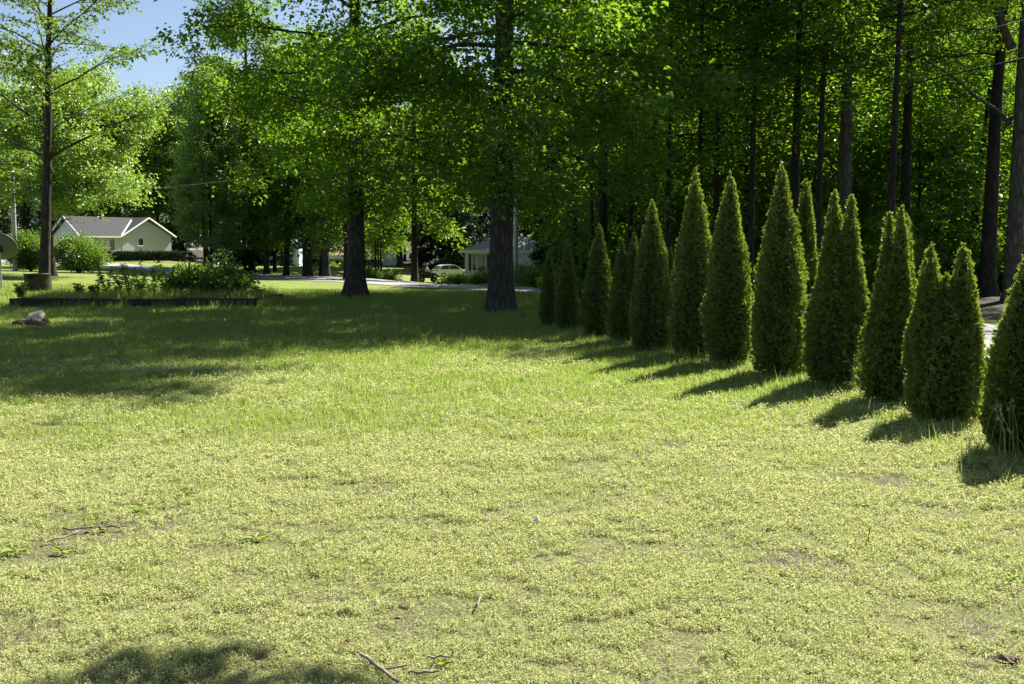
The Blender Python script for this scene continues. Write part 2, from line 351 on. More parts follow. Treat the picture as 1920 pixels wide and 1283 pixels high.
def grid_axis(a, b, f): return np.array(sorted(set(np.round(f, 3))))
gx = np.unique(np.round(np.concatenate([np.arange(-260, -60, 8), np.arange(-60, -16, 1.5), np.arange(-16, -6, .5), np.arange(-6, 6, .12), np.arange(6, 16, .5), np.arange(16, 60, 1.5), np.arange(60, 264, 8)]), 3))
gy = np.unique(np.round(np.concatenate([np.arange(-30, 0, 2), np.arange(0, 2, .5), np.arange(2, 12, .12), np.arange(12, 40, .5), np.arange(40, 180, 1.5), np.arange(180, 460, 8)]), 3))
X, Y = np.meshgrid(gx, gy)
Z = terr(X, Y)
near_bump = (fbm(X * .9, Y * .9, 5) - .5) * .05 * np.clip((30 - Y) / 20, 0, 1)
Z = Z + near_bump
def ground_z(x, y):
    x = np.atleast_1d(x); y = np.atleast_1d(y)
    i = np.clip(np.searchsorted(gx, x) - 1, 0, len(gx) - 2); j = np.clip(np.searchsorted(gy, y) - 1, 0, len(gy) - 2)
    a = (x - gx[i]) / (gx[i + 1] - gx[i]); b = (y - gy[j]) / (gy[j + 1] - gy[j])
    return Z[j, i] * (1 - a) * (1 - b) + Z[j, i + 1] * a * (1 - b) + Z[j + 1, i] * (1 - a) * b + Z[j + 1, i + 1] * a * b
g = Geo()
nxx = len(gx); ii, jj = np.meshgrid(np.arange(nxx - 1), np.arange(len(gy) - 1))
b0 = (jj * nxx + ii).ravel()
g.add(np.stack([X.ravel(), Y.ravel(), Z.ravel()], 1), np.stack([b0, b0 + 1, b0 + 1 + nxx, b0 + nxx], 1), 0, True)
me = g.mesh('ground', [M['ground']])
byd = beyond_road(X.ravel(), Y.ravel()); rd = road_dist(X.ravel(), Y.ravel())
PXc = CX + F * X.ravel() / np.maximum(Y.ravel(), .5)
SPOTS_BARE = [(*at(a, b)[:2], r_) for a, b, r_ in [(1120, 838, .45), (1200, 850, .4), (200, 1003, .34), (290, 985, .3), (30, 1190, .28), (1840, 1175, .22), (1480, 1058, .26), (1560, 1075, .2), (1830, 1255, .16), (90, 1040, .25), (700, 925, .2), (500, 1160, .14), (760, 1170, .13), (1330, 895, .3), (1640, 905, .3), (1250, 840, .3)]]
SPOTS_GREEN = [(*at(a, b)[:2], r_) for a, b, r_ in [(1010, 905, .5), (1180, 915, .6), (1280, 890, .45), (930, 890, .4), (350, 930, .35), (270, 960, .25), (120, 985, .3), (60, 1040, .25), (480, 1015, .25), (1640, 900, .6), (1500, 870, .6), (1780, 990, .4), (1850, 1000, .4), (240, 1085, .2), (620, 1080, .25), (1700, 1080, .25), (1330, 800, .6), (150, 830, .7), (450, 820, .7), (700, 1120, .15), (900, 1080, .16), (1500, 1190, .16)]]
def spot(x, y, L_):
    o = np.zeros(len(x))
    for a, b, r_ in L_: o = np.maximum(o, np.exp(-(((x - a) / r_) ** 2 + ((y - b) / r_) ** 2)))
    return o
bare_a = np.clip((spot(X.ravel(), Y.ravel(), SPOTS_BARE) * 1.6 * fbm(X.ravel() * 5, Y.ravel() * 5, 83) - .25) * 1.6, 0, 1)
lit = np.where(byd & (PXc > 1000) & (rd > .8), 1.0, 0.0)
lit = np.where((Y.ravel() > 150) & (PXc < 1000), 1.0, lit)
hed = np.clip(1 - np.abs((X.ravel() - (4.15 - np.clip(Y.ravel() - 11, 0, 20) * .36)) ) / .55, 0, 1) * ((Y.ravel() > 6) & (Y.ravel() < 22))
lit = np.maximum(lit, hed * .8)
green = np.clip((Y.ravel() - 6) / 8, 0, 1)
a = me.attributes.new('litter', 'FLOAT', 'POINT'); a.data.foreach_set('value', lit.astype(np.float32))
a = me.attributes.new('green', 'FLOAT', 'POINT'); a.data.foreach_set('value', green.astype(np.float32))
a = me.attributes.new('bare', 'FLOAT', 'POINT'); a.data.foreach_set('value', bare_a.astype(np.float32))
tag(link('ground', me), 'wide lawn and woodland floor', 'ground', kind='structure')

g = Geo(); nc = 9
tt = np.linspace(0, 1, nc)
jit = (fbm(np.arange(len(nE)) * .8, np.zeros(len(nE)), 3) - .5) * .5
P2 = nE[:, None, :] * (1 - tt)[None, :, None] + fE[:, None, :] * tt[None, :, None]
zz = ground_z(P2[..., 0].ravel(), P2[..., 1].ravel()).reshape(P2.shape[:2]) + .03
V = np.concatenate([P2, zz[..., None]], -1)
ii, jj = np.meshgrid(np.arange(nc - 1), np.arange(len(nE) - 1)); b0 = (jj * nc + ii).ravel()
g.add(V.reshape(-1, 3), np.stack([b0, b0 + 1, b0 + 1 + nc, b0 + nc], 1), 0, True)
tag(part('road', g, M['road']), 'pale worn lane curving past the lawn', 'road', kind='structure')

# ------------------------------------------------------------------ foliage generators
def unit(v): return v / (np.linalg.norm(v, axis=-1, keepdims=True) + 1e-9)
def leaf_quads(P, D, Nn, L, W, fold=.25):
    D = unit(D); S = unit(np.cross(D, Nn)); U = np.cross(S, D)
    L = np.broadcast_to(np.asarray(L, float), (len(P),))[:, None]; W = np.broadcast_to(np.asarray(W, float), (len(P),))[:, None]
    a = P; c = P + D * L - U * L * .12
    mid = P + D * L * .45 + U * W * fold
    v = np.stack([a, mid + S * W / 2, c, mid - S * W / 2], 1).reshape(-1, 3)
    f = np.arange(len(P) * 4).reshape(-1, 4)
    return v, f
def trunk_geo(rng, H, r0, r1, flare=1.5, flare_h=.7, sides=16, wob=.12, lean=(0, 0), lobe=.08, n=18, top=.97):
    t = np.linspace(0, 1, n) ** 1.35; z = t * H * top
    px = np.cumsum(rng.normal(0, wob, n)) * t * .35 + lean[0] * z; py = np.cumsum(rng.normal(0, wob, n)) * t * .35 + lean[1] * z
    P = np.stack([px, py, z - .12 * (t == 0)], 1)
    r = r0 + (r1 - r0) * t ** .9 + r0 * (flare - 1) * np.exp(-z / (flare_h * .4))
    th = np.linspace(0, 2 * math.pi, sides, endpoint=False); ph = rng.uniform(0, 6.28, 3)
    lb = 1 + (lobe * np.sin(3 * th + ph[0]) + lobe * .8 * np.sin(5 * th + ph[1]) + lobe * .5 * np.sin(8 * th + ph[2]))[None, :] * (.10 + 1.5 * np.exp(-z / flare_h))[:, None]
    return P, r, lb, sides
def axis_at(P, z): return np.array([np.interp(z, P[:, 2], P[:, 0]), np.interp(z, P[:, 2], P[:, 1]), z])

def crown_geo(rng, P, R, prof, z0, z1, nl, nspray, nleaf, L, up=(10, 55), droop=.35, r_trunk=.3, spray=.55, flat=.5, limb_r=.22, az_bias=None, sub=6, updroop=.25, inner=0):
    """limbs + sub-branches (tubes) and leaf sprays along them; returns (branch geo, leaf geo)"""
    gb = Geo(); gl = Geo(); SP = []; SD = []
    for i in range(nl):
        t = (i + rng.uniform(0, 1)) / nl
        z = z0 + (z1 - z0) * t
        az = i * 2.399 + rng.normal(0, .35)
        if az_bias is not None and rng.uniform() < az_bias[1]: az = az_bias[0] + rng.normal(0, .7)
        ln = R * prof(t) * rng.uniform(.75, 1.15)
        el = R_(up[0] + (up[1] - up[0]) * t + rng.normal(0, 6))
        d = np.array([math.cos(az), math.sin(az)]); s = np.linspace(0, 1, 8)
        o = axis_at(P, z)
        bend = rng.normal(0, .12) * s ** 2 * ln
        rad = s * ln * math.cos(el)
        zz = s * ln * math.sin(el) - droop * ln * s ** 2.2 * (1 - .7 * t)
        Q = np.stack([o[0] + d[0] * rad - d[1] * bend, o[1] + d[1] * rad + d[0] * bend, o[2] + zz + rng.normal(0, .02 * ln, 8) * s], 1)
        r0 = limb_r * r_trunk * (.4 + .6 * (ln / R)) * (1 - .45 * t)
        gb.tube(Q, r0 * (1 - .88 * s), 6, cap=False)
        nsub = max(3, int(sub * (ln / R) + 1))
        for k in range(nsub):
            f = .25 + .75 * (k + rng.uniform(0, 1)) / nsub
            b = np.array([np.interp(f, s, Q[:, q]) for q in range(3)])
            sg = 1 if k % 2 else -1
            a2 = az + sg * rng.uniform(.45, 1.1)
            l2 = ln * .42 * (1.15 - f) * rng.uniform(.7, 1.2) + .35
            s2 = np.linspace(0, 1, 5)
            e2 = rng.normal(.18, .2)
            Q2 = np.stack([b[0] + math.cos(a2) * s2 * l2, b[1] + math.sin(a2) * s2 * l2, b[2] + s2 * l2 * e2 - updroop * l2 * s2 ** 2], 1)
            gb.tube(Q2, r0 * (1 - .8 * f) * .55 * (1 - .85 * s2) + .004, 4, cap=False)
            m = max(2, int(nspray * l2 / 1.5))
            ff = rng.uniform(.25, 1.05, m)
            c = np.stack([np.interp(ff, s2, Q2[:, q]) for q in range(3)], 1)
            SP.append(c + rng.normal(0, .10 * spray, c.shape)); SD.append(np.repeat([[math.cos(a2), math.sin(a2), 0.0]], m, 0))
        m = max(2, int(nspray * .5)); ff = rng.uniform(.6, 1.05, m)
        c = np.stack([np.interp(ff, s, Q[:, q]) for q in range(3)], 1)
        SP.append(c); SD.append(np.repeat([[d[0], d[1], 0.0]], m, 0))
    if inner:
        zi = z0 * .68 + (z1 - z0 * .68) * rng.uniform(0, 1, inner) ** 1.9; ai = np.where(rng.uniform(0, 1, inner) < .45, rng.normal(-1.57, .7, inner), rng.uniform(0, 6.28, inner)); ri = rng.uniform(.4, 2.4, inner)
        SP.append(np.stack([np.interp(zi, P[:, 2], P[:, 0]) + np.cos(ai) * ri, np.interp(zi, P[:, 2], P[:, 1]) + np.sin(ai) * ri, zi], 1)); SD.append(np.stack([np.cos(ai), np.sin(ai), 0 * ai], 1))
    SP = np.concatenate(SP); SD = np.concatenate(SD)
    per = max(4, int(round(nleaf / len(SP)))); n = len(SP) * per
    c = np.repeat(SP, per, 0); d = np.repeat(SD, per, 0)
    tilt = np.repeat(rng.normal(0, .22 if flat < .3 else .5, (len(SP), 2)), per, 0)
    ang = rng.uniform(0, 2 * math.pi, n); rad = spray * np.sqrt(rng.uniform(0, 1, n)) * np.repeat(rng.uniform(.6, 1.25, len(SP)), per)
    ox = np.cos(ang) * rad * 1.1; oy = np.sin(ang) * rad * .8
    side = np.stack([-d[:, 1], d[:, 0], np.zeros(n)], 1)
    pos = c + d * ox[:, None] + side * oy[:, None]
    pos[:, 2] += ox * tilt[:, 0] + oy * tilt[:, 1] - .35 * rad ** 2 / spray + rng.normal(0, flat * spray * .5, n)
    out = d * np.cos(ang)[:, None] + side * np.sin(ang)[:, None]
    D = out + rng.normal(0, .45, (n, 3)); D[:, 2] -= .35
    Nn = np.array([0, 0, 1.0]) + rng.normal(0, .42, (n, 3))
    LL = L * rng.uniform(.5, 1.45, n) * np.repeat(rng.uniform(.8, 1.15, len(SP)), per)
    v, f = leaf_quads(pos, D, Nn, LL, LL * rng.uniform(.6, .85, n))
    gl.add(v, f, 0)
    return gb, gl

dome = lambda t: math.sqrt(max(.05, 1 - (max(t - .25, 0) / .8) ** 2)) * (.75 + .25 * min(t / .25, 1))
oval = lambda t: max(.2, math.sin(math.pi * (.12 + .82 * t))) 
wide_low = lambda t: 1.0 - .55 * t
narrow = lambda t: max(.25, math.sin(math.pi * (.2 + .72 * t)))
cone = lambda t: max(.06, 1.0 - .97 * t)

def whole_tree(name, label, cat, loc, seed, H, r0, R, prof, z0, nl, nspray, nleaf, L, leaf, barkm, group=None, lean=(0, 0), flare=1.5, r1f=.18, rz=0, sides=20, z1=.97, **kw):
    rng = np.random.default_rng(seed)
    P, r, lb, sd_ = trunk_geo(rng, H, r0, r0 * r1f, flare, sides=sides, lean=lean, n=26, wob=kw.pop('wob', .10), flare_h=kw.pop('flare_h', .8))
    root = empty(name, loc, rz); tag(root, label, cat, group)
    gt = Geo(); gt.tube(P, r, sd_, lobes=lb, cap=False); part('trunk', gt, barkm, root)
    gb, gl = crown_geo(rng, P, R, prof, z0, H * z1, nl, nspray, nleaf, L, r_trunk=r0, **kw)
    part('branches', gb, barkm, root); part('crown', gl, leaf, root)
    return root

# ------------------------------------------------------------------ buildings
def window(root, x0, x1, z0, z1, y, bars=0, frame=M['white'], fw=.07, glassm=M['glass']):
    g = Geo()
    g.box(((x0 + x1) / 2, y - .03, z1 + fw / 2), (x1 - x0 + 2 * fw, .06, fw)); g.box(((x0 + x1) / 2, y - .045, z0 - fw / 2), (x1 - x0 + 2 * fw + .06, .09, fw))
    g.box((x0 - fw / 2, y - .03, (z0 + z1) / 2), (fw, .06, z1 - z0)); g.box((x1 + fw / 2, y - .03, (z0 + z1) / 2), (fw, .06, z1 - z0))
    for k in range(bars):
        xx = x0 + (x1 - x0) * (k + 1) / (bars + 1); g.box((xx, y - .028, (z0 + z1) / 2), (.06, .05, z1 - z0))
    f = part('window', g, frame, root)
    p = Geo(); p.box(((x0 + x1) / 2, y - .008, (z0 + z1) / 2), (x1 - x0, .012, z1 - z0)); part('pane', p, glassm, f)
    return f
def left_house():
    o = col(232, 113); root = empty('house', (o[0], o[1], .15), R_(62)); tag(root, 'cream sided house with grey gabled roof behind the round bushes', 'house')
    D, E, Rr = 4.2, 2.75, 4.75
    sm = (Rr - .06 - E) / 2.45; e2 = 2.6
    w_ = Geo()
    w_.prism([(0, 0), (D, 0), (D, E), (D / 2, E + 1.62), (0, E)], -5.43, 0, axis='x')
    w_.prism([(0.003, -.3), (7.14, -.3), (7.14, E), (3.57, E + 1.66), (.003, E)], -.04, 9, axis='y')
    part('wall', w_, M['siding_cream'], root)
    f = Geo(); f.box((3.6, -.02, -.2), (7.2, .1, .3)); f.box((-2.7, .02, -.2), (5.5, .1, .3)); part('foundation', f, M['concrete'], root)
    r = Geo()
    r.hexa([(-5.85, -.4, e2 - .14), (-.38, -.4, e2 - .14), (3.45, D / 2, Rr - .2), (-5.85, D / 2, Rr - .2), (-5.85, -.4, e2), (-.38, -.4, e2), (3.45, D / 2, Rr), (-5.85, D / 2, Rr)])
    r.prism([(D / 2, Rr - .003), (D + .4, e2), (D + .4, e2 - .14), (D / 2, Rr - .2)], -5.848, 3.4, axis='x')
    r.prism([(-.4, e2 + .004), (3.57, Rr + .03), (7.54, e2 + .004), (7.54, e2 - .13), (3.57, Rr - .2), (-.4, e2 - .13)], -.4, 9.2, axis='y')
    ro = part('roof', r, M['roof'], root)
    v = Geo(); p0 = np.array([-.36, -.36, e2 + .05]); p1 = np.array([3.4, 2.0, Rr - .02])
    v.tube([p0, p0 + (p1 - p0) * .86], .10, 5); part('valley_flashing', v, M['white'], ro)
    t = Geo()
    for a, b, c in (((-5.87, -.42, e2 - .06), (-5.87, D / 2, Rr - .08), 1), ((-5.87, D + .42, e2 - .06), (-5.87, D / 2, Rr - .08), 1), ((-.42, -.42, e2 - .07), (3.57, -.42, Rr - .08), 1), ((7.56, -.42, e2 - .07), (3.57, -.42, Rr - .08), 1)):
        t.tube([a, b], .10, 4)
    t.box((-3.1, -.44, e2 - .08), (5.3, .10, .15)); part('fascia', t, M['white'], root)
    window(root, -1.75, -1.0, 1.05, 2.3, -.003); window(root, -4.0, -3.3, 1.3, 2.3, -.003); window(root, 2.2, 2.95, 1.6, 2.4, -.045)
    b = Geo(); b.box((2.75, -.16, 1.0), (.55, .22, .5)); b.box((2.75, -.28, 1.0), (.3, .03, .3)); part('meter_box', b, M['metal'], root)
    s = Geo(); s.lathe([(.1, 0), (.1, .35), (.16, .36), (.16, .45), (.02, .5)], (-.9, 1.9, 4.5), 10); part('roof_vent', s, M['white'], ro)
    return root
left_house()
def cottage():
    o = col(872, 101); root = empty('cottage', (o[0], o[1], -1.5), R_(-5)); tag(root, 'small white sided cottage with slate hip roof behind the oak trunk', 'house')
    W_, D, E = 8.6, 8.0, 2.62
    w_ = Geo(); w_.box((W_ / 2, D / 2, E / 2 + .1), (W_, D, E - .2)); part('wall', w_, M['siding_white'], root)
    f = Geo(); f.box((W_ / 2, D / 2, -.2), (W_ + .04, D + .04, .8)); part('foundation', f, M['concrete'], root)
    ov = .55; z0 = E - .02
    r = Geo()
    a = [(-ov, -ov, z0), (W_ + ov, -ov, z0), (W_ + ov, D + ov, z0), (-ov, D + ov, z0)]
    b = [(-ov, -ov, z0 + .12), (W_ + ov, -ov, z0 + .12), (W_ + ov, D + ov, z0 + .12), (-ov, D + ov, z0 + .12), (4.2, D / 2, z0 + 1.95), (W_ - 4.2, D / 2, z0 + 1.95)]
    r.add(a + b, [(3, 2, 1, 0), (0, 1, 5, 4), (1, 2, 6, 5), (2, 3, 7, 6), (3, 0, 4, 7), (4, 5, 9, 8), (6, 7, 8, 9)])
    r.add(b, [(1, 2, 5), (3, 0, 4)]); part('roof', r, M['roof_slate'], root)
    t = Geo(); t.box((W_ / 2, -ov - .03, z0 + .02), (W_ + 2 * ov + .1, .06, .26)); t.box((-ov - .03, D / 2, z0 + .02), (.06, D + 2 * ov, .255)); part('fascia', t, M['white'], root)
    g_ = Geo(); g_.tube([(-.4, -.3, 2.45), (-.3, -.15, 2.3), (-.03, -.1, 2.1)], .05, 6); part('downspout', g_, M['white'], root)
    wn = window(root, .78, 2.05, .78, 2.32, -.003, 2)
    c = Geo(); c.box((1.25, -.016, 1.6), (.38, .01, 1.3)); part('curtain', c, M['curtain'], wn)
    for x in (.5, 2.33):
        s = Geo(); s.box((x, -.025, 1.55), (.26, .05, 1.66))
        for k in range(14): s.box((x, -.055, .86 + k * .107), (.2, .02, .05))
        part('shutter', s, M['shutter'], root)
    p = Geo()
    for k in range(17): p.box((1.35 + k * .14, -1.0, .47), (.05, .04, .62))
    p.box((2.47, -1.0, .78), (2.4, .06, .06)); p.box((2.47, -1.0, .2), (2.4, .05, .05))
    for x in (1.3, 3.65): p.box((x, -1.0, .4), (.1, .1, .95))
    part('railing', p, M['white'], root)
    return root
cottage()
rng = np.random.default_rng(5)
o = col(904, 98.5); root = empty('flower_pot', (o[0], o[1], o[2])); tag(root, 'dark red flowering plant in front of the cottage window', 'potted plant')
g = Geo(); g.lathe([(.14, 0), (.2, .75), (.22, .78), (.18, .78)], (0, 0, 0), 12); part('pot', g, M['shutter'], root)
n = 260; P_ = rng.normal(0, .17, (n, 3)) + [0, 0, 1.0]; v, f = leaf_quads(P_, rng.normal(0, 1, (n, 3)), rng.normal(0, 1, (n, 3)), .12, .08)
g = Geo(); g.add(v, f); part('foliage', g, M['flower'], root)

def gambrel_shed():
    o = col(738, 163); root = empty('garden_shed', o, R_(8)); tag(root, 'white gambrel roofed garden shed with double doors on the far lawn', 'shed')
    pr = [(-1.55, 0), (1.55, 0), (1.55, 1.25), (1.05, 2.05), (0, 2.5), (-1.05, 2.05), (-1.55, 1.25)]
    g = Geo(); g.prism(pr, 0, 3.5); part('wall', g, M['siding_shed'], root)
    g = Geo(); up = [(-1.72, 1.15), (-1.15, 2.12), (0, 2.6), (1.15, 2.12), (1.72, 1.15), (1.66, 1.12), (1.06, 2.02), (0, 2.48), (-1.06, 2.02), (-1.66, 1.12)]
    for i in range(4):
        g.prism([up[i], up[i + 1], up[8 - i], up[9 - i]], -.12, 3.6)
    part('roof', g, M['siding_shed'], root)
    for sx in (-1, 1):
        d = Geo(); d.box((sx * .46, -.03, .95), (.88, .05, 1.75)); d.box((sx * .46, -.07, 1.72), (.88, .03, .09)); d.box((sx * .46, -.07, .2), (.88, .03, .09)); d.box((sx * .07, -.07, .95), (.07, .03, 1.5)); d.box((sx * .86, -.07, .95), (.07, .03, 1.5)); dd = part('door', d, M['white'], root)
    h = Geo(); h.box((.12, -.1, .95), (.05, .05, .18)); part('handle', h, M['black'], dd)
gambrel_shed()
def plain_house(px0, px1, d, h, depth, wallm, roofm, label, name, cat, rz=0, rise=1.5, win=(), zb=None):
    a = col(px0, d); b = col(px1, d); W_ = b[0] - a[0]; z = min(a[2], b[2]) if zb is None else zb
    root = empty(name, (a[0], a[1], z), rz); tag(root, label, cat)
    g = Geo(); g.prism([(0, -.3), (depth, -.3), (depth, h), (depth / 2, h + rise * .93), (0, h)], 0, W_, axis='x'); part('wall', g, wallm, root)
    g = Geo(); g.prism([(-.4, h - .25), (depth / 2, h + rise), (depth + .4, h - .25), (depth + .4, h - .38), (depth / 2, h + rise - .16), (-.4, h - .38)], -.4, W_ + .4, axis='x'); r = part('roof', g, roofm, root)
    t = Geo(); t.box((W_ / 2, -.43, h - .3), (W_ + .8, .05, .2)); part('fascia', t, M['white'], root)
    for x0, x1, z0, z1 in win: window(root, x0 * W_, x1 * W_, z0, z1, -.003)
    return root
plain_house(448, 560, 128, 3.0, 8, M['siding_blue'], M['roof'], 'pale blue house half hidden behind the roadside tree trunks', 'house', 'house', R_(6), 1.8, ((.12, .2, 1.1, 2.2), (.42, .52, 1.1, 2.2), (.75, .85, 1.1, 2.2)))
plain_house(604, 652, 117, 1.9, 3.0, M['mustard'], M['roof'], 'mustard yellow outbuilding with a dark window by the lane', 'outbuilding', 'shed', 0, .7, ((.5, .72, .55, 1.35),))
plain_house(772, 800, 166, 1.5, 3, M['siding_shed'], M['roof'], 'low grey outbuilding beside the white garden shed', 'outbuilding', 'shed', 0, .5, ((.4, .55, .6, 1.1),))

def hedge(px0, px1, d0, d1, h, label):
    a = np.array(col(px0, d0)); b = np.array(col(px1, d1)); L_ = np.hypot(*(b - a)[:2]); rz = math.atan2(b[1] - a[1], b[0] - a[0])
    root = empty('hedge', a, rz); tag(root, label, 'hedge'); r = np.random.default_rng(8); n = 9000
    g = Geo(); p = np.stack([r.uniform(0, L_, n), r.normal(0, .3, n), h * r.uniform(0, 1, n) ** .7], 1)
    v, f = leaf_quads(p, r.normal(0, 1, (n, 3)), r.normal(0, 1, (n, 3)), .12, .08); g.add(v, f)
    part('foliage', g, M['dark_hedge'], root)
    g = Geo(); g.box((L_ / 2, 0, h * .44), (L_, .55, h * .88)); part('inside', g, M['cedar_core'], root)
hedge(196, 350, 104, 108, 1.0, 'low dark clipped hedge in front of the cream house')

# ------------------------------------------------------------------ vehicles and rider
def wheel(root, x, y, r, wdt, name='wheel'):
    t = Geo(); k = []
    for a, b in ((r * .62, -wdt / 2), (r * .93, -wdt / 2), (r, -wdt * .3), (r, wdt * .3), (r * .93, wdt / 2), (r * .62, wdt / 2)): k.append((a, b))
    t.lathe(k, (0, 0, 0), 20)
    V = t.V[0].copy(); t.V[0] = np.stack([V[:, 0] + x, V[:, 2] + y, V[:, 1] + r], 1)
    o = part(name, t, M['tyre'], root)
    q = Geo(); q.lathe([(0.01, -wdt * .3), (r * .15, -wdt * .42), (r * .6, -wdt * .38), (r * .64, 0), (r * .6, wdt * .38), (r * .15, wdt * .42), (.01, wdt * .3)], (0, 0, 0), 14)
    V = q.V[0].copy(); q.V[0] = np.stack([V[:, 0] + x, V[:, 2] + y, V[:, 1] + r], 1)
    part('rim', q, M['metal'], o)
def suv():
    o = col(846, 118); root = empty('parked_car', (o[0], o[1], o[2]), R_(28)); tag(root, 'silver hatchback parked beside the cottage', 'car')
    S = 1.0
    low = [(-2.05, .35), (-2.12, .55), (-2.1, .95), (-1.95, 1.02), (.95, .98), (1.75, .9), (2.1, .75), (2.18, .5), (2.1, .28), (-1.95, .26)]
    cabin = [(-1.98, 1.0), (-1.55, 1.42), (-1.1, 1.54), (.05, 1.56), (.35, 1.5), (1.15, 1.0)]
    g = Geo(); ys = [-.86, -.8, .8, .86]; n = len(low)
    rows = []
    for y, k in ((-.86, .97), (-.82, 1.0), (.82, 1.0), (.86, .97)): rows += [(p[0] * k, y, .6 + (p[1] - .6) * (.93 if abs(y) > .85 else 1)) for p in low]
    f = [(i + j * n, (i + 1) % n + j * n, (i + 1) % n + (j + 1) * n, i + (j + 1) * n) for j in range(3) for i in range(n)]
    g.add(rows, f, 0, True); g.add(rows, [tuple(range(n - 1, -1, -1))]); g.add(rows, [tuple(range(3 * n, 4 * n))])
    m = len(cabin); rows = []
    for y, in ((-1,), (1,)): rows += [(p[0], y * (.84 - .20 * (p[1] - 1.0) / .55), p[1]) for p in cabin]
    g.add(rows, [(i, (i + 1) % m, (i + 1) % m + m, i + m) for i in range(m)]); g.add(rows, [tuple(range(m - 1, -1, -1))]); g.add(rows, [tuple(range(m, 2 * m))])
    part('body', g, M['silver'], root)
    def yz(z): return .84 - .20 * (z - 1.0) / .55
    for sy in (-1, 1):
        for a in ([(-1.72, 1.06), (-1.42, 1.38), (-.62, 1.46), (-.58, 1.06)], [(-.5, 1.06), (-.54, 1.46), (.22, 1.45), (.9, 1.06)]):
            q = Geo(); q.add([(x, sy * (yz(z) + .006), z) for x, z in a], [(0, 1, 2, 3)]); part('side_window', q, M['glass'], root)
    q = Geo(); q.add([(-1.955, -.72, 1.06), (-1.955, .72, 1.06), (-1.60, .62, 1.4), (-1.60, -.62, 1.4)], [(0, 1, 2, 3)]); part('rear_window', q, M['glass'], root)
    q = Geo(); q.add([(1.06, -.74, 1.07), (1.06, .74, 1.07), (.44, .62, 1.46), (.44, -.62, 1.46)], [(0, 1, 2, 3)]); part('windscreen', q, M['glass'], root)
    for sy in (-1, 1):
        q = Geo(); q.box((-2.05, sy * .66, .88), (.14, .3, .16)); part('tail_light', q, M['red'], root)
        q = Geo(); q.box((2.06, sy * .62, .7), (.16, .34, .13)); part('headlight', q, M['white'], root)
        q = Geo(); q.box((.75, sy * .93, 1.08), (.12, .18, .13)); part('mirror', q, M['silver'], root)
        for x in (-1.3, 1.35): wheel(root, x, sy * .76, .34, .22)
    q = Geo(); q.box((-2.12, 0, .5), (.06, 1.2, .16)); part('bumper', q, M['black'], root)
suv()
def quad():
    o = col(802, 100); root = empty('quad_bike', (o[0], o[1], o[2]), R_(12)); tag(root, 'dark quad bike with a red rear lamp standing by the lane', 'quad bike')
    g = Geo(); g.prism([(-.85, .62), (-.8, .8), (-.45, .86), (-.35, .78), (.2, .78), (.35, .9), (.8, .82), (.9, .66), (.5, .6), (.35, .42), (-.4, .42), (-.5, .6)], -.24, .24, axis='y')
    for sx in (-.62, .62):
        for sy in (-1, 1): g.prism([(sx - .36, .6), (sx - .26, .72), (sx + .26, .72), (sx + .36, .6), (sx + .3, .58), (sx + .2, .66), (sx - .2, .66), (sx - .3, .58)], min(sy * .22, sy * .56), max(sy * .22, sy * .56))
    part('body', g, M['black'], root)
    g = Geo(); g.prism([(-.5, .84), (-.45, .94), (.15, .9), (.2, .82)], -.16, .16); part('seat', g, M['tyre'], root)
    for sx in (-.62, .62):
        for sy in (-1, 1): wheel(root, sx, sy * .42, .3, .24)
    g = Geo(); g.tube([(.32, 0, .88), (.24, 0, 1.12)], .03, 6); g.tube([(.12, -.4, 1.13), (.24, -.2, 1.13), (.24, .2, 1.13), (.12, .4, 1.13)], .02, 6); part('handlebar', g, M['metal'], root)
    g = Geo()
    for y in (-.3, -.1, .1, .3): g.tube([(-1.0, y, .93), (-.45, y, .93)], .015, 5)
    g.tube([(-1.0, -.32, .93), (-1.0, .32, .93)], .015, 5); g.box((-.82, 0, 1.08), (.5, .62, .28)); part('rear_box', g, M['black'], root)
    g = Geo(); g.box((-.88, 0, .86), (.08, .34, .09)); part('tail_lamp', g, M['red'], root)
    return o
qo = quad()
def skin_obj(name, pts, edges, radii, mat, parent=None, sub=2):
    m = bpy.data.meshes.new(name); m.from_pydata(pts, edges, []); o = link(name, m, parent)
    md = o.modifiers.new('skin', 'SKIN'); md.use_smooth_shade = True
    for v, r in zip(m.skin_vertices[0].data, radii): v.radius = (r, r) if not isinstance(r, tuple) else r
    m.skin_vertices[0].data[0].use_root = True
    s = o.modifiers.new('sub', 'SUBSURF'); s.levels = sub; s.render_levels = sub
    m.materials.append(mat); return o
